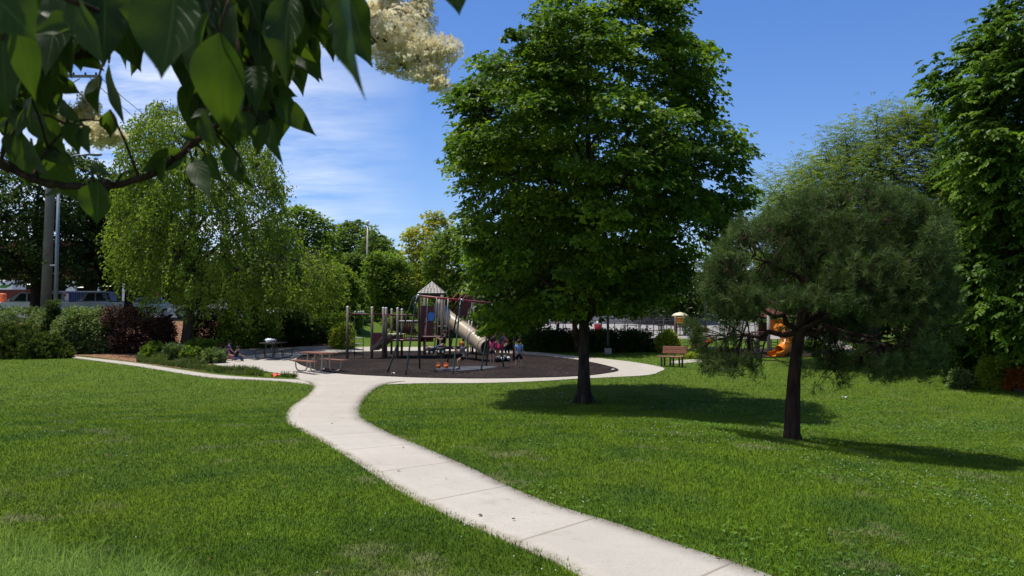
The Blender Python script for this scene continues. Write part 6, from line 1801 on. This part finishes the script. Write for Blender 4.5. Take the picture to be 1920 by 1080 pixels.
# ------------------------------------------------------------------ grass blades on the lawn, clover, long grass in the near corner
def mat_grass(name, stops, patch, dry, transl=.4):
    m, nt, out = _nt(name)
    at_ = nt.nodes.new('ShaderNodeAttribute'); at_.attribute_name = 'rnd'
    c = _ramp(nt, at_.outputs['Fac'], stops)
    p = _pos(nt)
    def tint(scale, lo, hi, col, amt):
        f = nt.nodes.new('ShaderNodeMath'); f.operation = 'MULTIPLY'; f.inputs[1].default_value = amt
        nt.links.new(_step(nt, _noise(nt, scale, 4, .6, p), lo, hi), f.inputs[0]); return _mixc(nt, f.outputs[0], c, col)
    c = tint(.9, .50, .62, (.048, .105, .010), .7)
    c = tint(.28, .45, .62, (.170, .250, .014), .7)
    c = tint(.6, .48, .66, patch, .8)
    c = tint(2.3, .50, .70, patch, .5)
    c = tint(1.0, .58, .70, dry, .85)
    b = nt.nodes.new('ShaderNodeBsdfPrincipled'); b.inputs['Roughness'].default_value = .6; b.inputs['Specular IOR Level'].default_value = .06
    nt.links.new(c, b.inputs['Base Color'])
    t = nt.nodes.new('ShaderNodeBsdfTranslucent'); nt.links.new(c, t.inputs[0])
    # a lawn shades like its upper surface: blade normals leaned towards the zenith
    vm = nt.nodes.new('ShaderNodeVectorMath'); vm.operation = 'MULTIPLY_ADD'
    g = nt.nodes.new('ShaderNodeNewGeometry'); nt.links.new(g.outputs['Normal'], vm.inputs[0]); vm.inputs[1].default_value = (.40, .40, .40); vm.inputs[2].default_value = (0, 0, .75)
    vn = nt.nodes.new('ShaderNodeVectorMath'); vn.operation = 'NORMALIZE'; nt.links.new(vm.outputs[0], vn.inputs[0])
    nt.links.new(vn.outputs[0], b.inputs['Normal'])
    mx = nt.nodes.new('ShaderNodeMixShader'); mx.inputs[0].default_value = transl
    nt.links.new(b.outputs[0], mx.inputs[1]); nt.links.new(t.outputs[0], mx.inputs[2]); nt.links.new(mx.outputs[0], out.inputs[0])
    return m
_hard = [np.array([p[:2] for p in PL] + [p[:2] for p in PR[::-1]]), np.array([p[:2] for p in QU] + [p[:2] for p in QL[::-1]]), np.array([p[:2] for p in APR]), np.array(BED), np.array(SUR2 if False else [(0, 0), (0, 0), (0, 0)])]
def scatter(n, y0, y1, pad=3):
    Y = RNG.uniform(y0, y1, n); Xm = .62 * Y + pad; Xx = RNG.uniform(-1, 1, n) * (.62 * y1 + pad)
    k = np.abs(Xx) < Xm; Xx, Y = Xx[k], Y[k]
    bad = np.zeros(len(Xx), bool)
    for h in _hard: bad |= inside(h, Xx, Y)
    return Xx[~bad], Y[~bad]
def blades(name, X, Y, h, w, m, lean=.5, bend=True):
    n = len(X); Z = gz(X, Y) - .005
    a = RNG.uniform(0, 2 * PI, n); H = h * RNG.uniform(.5, 1.4, n); Wd = w * RNG.uniform(.7, 1.3, n)
    d = RNG.uniform(0, 2 * PI, n); le = np.abs(RNG.normal(0, lean, n)) * H
    B = np.stack([X, Y, Z], 1); s = np.stack([np.cos(a), np.sin(a), 0 * a], 1) * (Wd / 2)[:, None]
    f = np.stack([np.cos(d), np.sin(d), 0 * d], 1)
    mid = B + f * (le * .35)[:, None]; mid[:, 2] += H * .6
    tip = B + f * le[:, None]; tip[:, 2] += H * np.where(le > H * .8, .8, 1)
    V = np.stack([B - s, B + s, mid + s * .8, tip, mid - s * .8], 1)
    F = (np.arange(n) * 5)[:, None] + np.array([0, 1, 2, 3, 4])[None]
    F1 = (np.arange(n) * 5)[:, None] + np.array([[0, 1, 2, 4]])
    return V.reshape(-1, 3), n
def build_blades(name, parts, m):
    Vs, Fs, Rs, off = [], [], [], 0
    for (X, Y, h, w, lean) in parts:
        V, n = blades(name, X, Y, h, w, m, lean)
        base = (np.arange(n) * 5)[:, None, None] + off
        F = (base + np.array([[0, 1, 2], [0, 2, 4], [4, 2, 3]])[None]).reshape(-1, 3)
        Vs.append(V); Fs.append(F); Rs.append(np.repeat(np.clip(RNG.normal(.5, .22, n), 0, 1), 3)); off += len(V)
    return fastmesh(name, np.concatenate(Vs), np.concatenate(Fs), m, None, np.concatenate(Rs))
M_gr = mat_grass('lawn_grass', [(0, (.075, .145, .006)), (.5, (.122, .220, .010)), (1, (.215, .320, .028))], (.055, .130, .020), (.25, .26, .105), .3)
parts = []
def scatter_lod(n, y0, y1, k=1.9):
    # density falls off smoothly with distance from the path end
    u = RNG.random(n); a, b = y0 ** (1 - k), y1 ** (1 - k)
    Y = (a + u * (b - a)) ** (1 / (1 - k)); Xx = RNG.uniform(-1, 1, n) * (.62 * Y + 3)
    bad = np.zeros(n, bool)
    for h in _hard: bad |= inside(h, Xx, Y)
    return Xx[~bad], Y[~bad]
for _ in range(5):
    X, Y = scatter_lod(300000, 4.3, 46, 1.55)
    parts.append((X, Y, .036 + .0004 * Y, (.0042 + .00032 * Y), .8))
# fringe along the path edges
for E_ in (PL, PR, QL):
    E2 = np.array([p[:2] for p in E_]); seg = np.linalg.norm(np.diff(E2, axis=0), axis=1); cs = np.r_[0, np.cumsum(seg)]
    t = RNG.uniform(0, cs[-1], 9000 if E_ is not QL else 4000); X = np.interp(t, cs, E2[:, 0]) + RNG.normal(0, .035, len(t)); Y = np.interp(t, cs, E2[:, 1]) + RNG.normal(0, .035, len(t))
    k = (Y > 4) & (Y < 46); parts.append((X[k], Y[k], .055, .008, .9))
tag(build_blades('grass', parts, M_gr), 'short mown green grass growing over the lawn', 'grass', kind='stuff')
# clover leaves and little white clover flowers, mostly right of the path
def clover():
    X, Y = scatter(60000, 5, 26); c = vnoise(np.stack([X, Y, 0 * X], 1), .55, 7)
    k = (c > .52) & (X > -1 + .1 * Y); X, Y = X[k][:16000], Y[k][:16000]; n = len(X)
    P = np.stack([X, Y, gz(X, Y) + RNG.uniform(.03, .06, n)], 1); D = RNG.normal(0, 1, (n, 3)) * [1, 1, .2]; N = RNG.normal(0, .3, (n, 3)) + [0, 0, 1]
    tag(leaves('clover', P, D, N, .035 * (1 + Y / 25), 'oval', leafmat('clover_leaf', [(0, (.05, .12, .02)), (1, (.11, .20, .04))], .3, .5, .3), None), 'patches of clover leaves in the lawn right of the path', 'clover', kind='stuff')
    X, Y = scatter(26000, 5, 30); c = vnoise(np.stack([X, Y, 0 * X], 1), .4, 3); k = (c > .56) & ((X > 0) | (RNG.random(len(X)) < .12)); X, Y = X[k][:1200], Y[k][:1200]; n = len(X)
    P = np.stack([X, Y, gz(X, Y) + RNG.uniform(.05, .08, n)], 1)
    o8 = np.array([[1, 0, 0], [0, 1, 0], [-1, 0, 0], [0, -1, 0], [0, 0, 1.1], [0, 0, -.8]]) * .0075
    F8 = np.array([[0, 1, 4], [1, 2, 4], [2, 3, 4], [3, 0, 4], [1, 0, 5], [2, 1, 5], [3, 2, 5], [0, 3, 5]])
    S = RNG.uniform(.7, 1.25, n)[:, None, None]
    tag(fastmesh('clover_flowers', (P[:, None] + o8[None] * S).reshape(-1, 3), ((np.arange(n) * 6)[:, None, None] + F8[None]).reshape(-1, 3), pmat('clover_white', (.62, .62, .52), (.5, .5, .4), 30, .7)), 'tiny white clover flowers dotted over the lawn', 'clover', kind='stuff')
clover()
# long pale grass in the bottom left corner
def tall():
    n = 110000
    X = RNG.uniform(-6.5, -.9, n); Y = RNG.uniform(2.2, 7.6, n)
    lim = np.interp(X, [-6.5, -4.2, -3.2, -2.2, -1.6, -.9], [8.2, 7.4, 6.75, 6.2, 5.75, 4.6]) + .45 * (vnoise(np.stack([X, Y, 0 * X], 1), 2.2, 2) - .5)
    k = (Y < lim) & (RNG.random(n) < np.clip((lim - Y) / .35, .1, 1)); X, Y = X[k], Y[k]
    m = mat_grass('long_grass', [(0, (.12, .21, .022)), (.5, (.22, .34, .05)), (1, (.36, .46, .13))], (.17, .30, .05), (.26, .34, .1), .4)
    tag(build_blades('long_grass', [(X, Y, .19, .006, 1.0)], m), 'long pale green uncut grass in the near left corner', 'grass', kind='stuff')
tall()

# rough uncut plants between the side path, the bed and the concrete
def rough():
    out = []
    for poly, n, h in ((gp([(400, 699), (440, 703), (520, 707), (560, 709), (545, 703), (480, 697), (430, 692), (398, 688)]), 5500, .13), (gp([(255, 679.5), (330, 689), (395, 698), (397, 686), (370, 678), (300, 672), (262, 672)]), 7000, .2), (gp([(-60, 653), (40, 660), (115, 668), (118, 672), (40, 664), (-60, 657)]), 3000, .12)):
        A = np.array(poly); X = RNG.uniform(A[:, 0].min(), A[:, 0].max(), n * 4); Y = RNG.uniform(A[:, 1].min(), A[:, 1].max(), n * 4)
        k = inside(A, X, Y) & (vnoise(np.stack([X, Y, 0 * X], 1), 1.1, 4) > .38); X, Y = X[k][:n], Y[k][:n]; 
        c = vnoise(np.stack([X, Y, 0 * X], 1), 1.6, 12)
        for lo_, hi_, f in ((0, .45, .55), (.45, .6, 1.0), (.6, 1.01, 1.7)):
            q = (c >= lo_) & (c < hi_); out.append((X[q], Y[q], h * f, .022, .6))
    m = mat_grass('rough_plants', [(0, (.045, .080, .012)), (.5, (.085, .125, .022)), (1, (.16, .185, .055))], (.05, .085, .025), (.15, .12, .05), .35)
    tag(build_blades('rough_grass', out, m), 'uncut rough grass and weeds along the narrow side path', 'grass', kind='stuff')
rough()

def fallen():
    n = 260; X = RNG.uniform(-9, 9, n); Y = RNG.uniform(5, 30, n); k = np.abs(X) < .6 * Y; X, Y = X[k], Y[k]; n = len(X)
    P = np.stack([X, Y, gz(X, Y) + .045], 1); D = RNG.normal(0, 1, (n, 3)) * [1, 1, .15]; N = RNG.normal(0, .25, (n, 3)) + [0, 0, 1]
    tag(leaves('fallen_leaves', P, D, N, RNG.uniform(.03, .06, n), 'oval', leafmat('dry_leaf', [(0, (.07, .045, .02)), (.6, (.14, .10, .04)), (1, (.10, .14, .03))], .2, .7, .2)), 'small dry leaves scattered over the path and lawn', 'leaves', kind='stuff')
fallen()

def dead_fringe():
    E2 = np.array([p[:2] for p in PR]); seg = np.linalg.norm(np.diff(E2, axis=0), axis=1); cs = np.r_[0, np.cumsum(seg)]
    t = RNG.uniform(0, cs[-1], 9000); X = np.interp(t, cs, E2[:, 0]) + RNG.normal(.01, .03, len(t)); Y = np.interp(t, cs, E2[:, 1]) + RNG.normal(.01, .03, len(t))
    k = (Y > 4.5) & (Y < 18) & (vnoise(np.stack([X, Y, 0 * X], 1), .7, 5) > .5); X, Y = X[k], Y[k]
    m = pmat('dead_grass', (.26, .19, .09), (.16, .11, .05), 4, .8)
    tag(build_blades('dead_grass', [(X, Y, .03, .007, 1.3)], m), 'thin brown dead grass along the right edge of the path', 'grass', kind='stuff')
dead_fringe()
# ------------------------------------------------------------------ sky, sun, camera, render settings
SUN_EL, SUN_AZ = math.radians(75), math.atan2(-.93, .36)     # azimuth measured from +Y towards +X
sd = Vector((math.sin(SUN_AZ) * math.cos(SUN_EL), math.cos(SUN_AZ) * math.cos(SUN_EL), math.sin(SUN_EL)))
L = bpy.data.lights.new('sun', 'SUN'); L.energy = 5.0; L.angle = math.radians(.53); L.color = (1, .955, .88)
lo = bpy.data.objects.new('sun', L); COL.objects.link(lo); lo.location = (0, 0, 60)
lo.rotation_euler = sd.to_track_quat('Z', 'Y').to_euler()
W = bpy.data.worlds.new('World'); SC.world = W; W.use_nodes = True
nt = W.node_tree; nt.nodes.clear()
out = nt.nodes.new('ShaderNodeOutputWorld'); bgn = nt.nodes.new('ShaderNodeBackground'); nt.links.new(bgn.outputs[0], out.inputs[0])
sky = nt.nodes.new('ShaderNodeTexSky'); sky.sky_type = 'NISHITA'; sky.sun_disc = False
sky.sun_elevation = SUN_EL; sky.sun_rotation = SUN_AZ; sky.altitude = 350; sky.air_density = 1.0; sky.dust_density = .35; sky.ozone_density = 2.2
hs = nt.nodes.new('ShaderNodeHueSaturation'); hs.inputs['Saturation'].default_value = 1.22; hs.inputs['Value'].default_value = 1.0
nt.links.new(sky.outputs[0], hs.inputs['Color'])
tc = nt.nodes.new('ShaderNodeTexCoord')
sp = nt.nodes.new('ShaderNodeSeparateXYZ'); nt.links.new(tc.outputs['Generated'], sp.inputs[0])
def math_(op, a, b=None):
    n = nt.nodes.new('ShaderNodeMath'); n.operation = op
    for i, v in enumerate((a, b)):
        if v is None: continue
        if isinstance(v, bpy.types.NodeSocket): nt.links.new(v, n.inputs[i])
        else: n.inputs[i].default_value = v
    return n.outputs[0]
zz = math_('MAXIMUM', sp.outputs[2], .04)
zz = math_('ADD', zz, .08)
cb = nt.nodes.new('ShaderNodeCombineXYZ')
nt.links.new(math_('DIVIDE', sp.outputs[0], zz), cb.inputs[0]); nt.links.new(math_('DIVIDE', sp.outputs[1], zz), cb.inputs[1])
mp = nt.nodes.new('ShaderNodeMapping'); mp.inputs['Scale'].default_value = (.75, 1.25, 1); mp.inputs['Rotation'].default_value = (0, 0, .35); nt.links.new(cb.outputs[0], mp.inputs[0])
cn = _noise(nt, 1.1, 9, .62, mp.outputs[0])
cl = _step(nt, cn, .40, .64)
west = _step(nt, math_('DIVIDE', sp.outputs[0], math_('MAXIMUM', sp.outputs[1], .05)), -.10, -.34)   # thin cloud only towards the west
base = _step(nt, _noise(nt, .4, 3, .5, mp.outputs[0]), .60, .95)
cl = math_('MULTIPLY', cl, math_('ADD', math_('MULTIPLY', west, .95), math_('MULTIPLY', base, .15)))
tm = nt.nodes.new('ShaderNodeMix'); tm.data_type = 'RGBA'; tm.blend_type = 'MULTIPLY'; tm.inputs[0].default_value = 1; tm.inputs[7].default_value = (.80, .82, 1.03, 1)
nt.links.new(hs.outputs[0], tm.inputs[6])
cc = _mixc(nt, cl, tm.outputs[2], (7.6, 7.9, 8.4))
nt.links.new(cc, bgn.inputs[0]); bgn.inputs[1].default_value = .145
cam = bpy.data.cameras.new('camera'); cam.sensor_width = 36; cam.lens = 36 * FPX / 1920; cam.clip_end = 6000; cam.clip_start = .05
cam.dof.use_dof = True; cam.dof.focus_distance = 26; cam.dof.aperture_fstop = 17
co = bpy.data.objects.new('camera', cam); COL.objects.link(co); co.location = (0, 0, EYE)
co.rotation_euler = (PI / 2 + PITCH, 0, 0)
SC.camera = co
SC.render.engine = 'CYCLES'
SC.view_settings.view_transform = 'Standard'; SC.view_settings.look = 'None'; SC.view_settings.exposure = 0; SC.view_settings.gamma = 1
SC.cycles.max_bounces = 6; SC.cycles.transparent_max_bounces = 4; SC.cycles.diffuse_bounces = 3; SC.cycles.transmission_bounces = 4
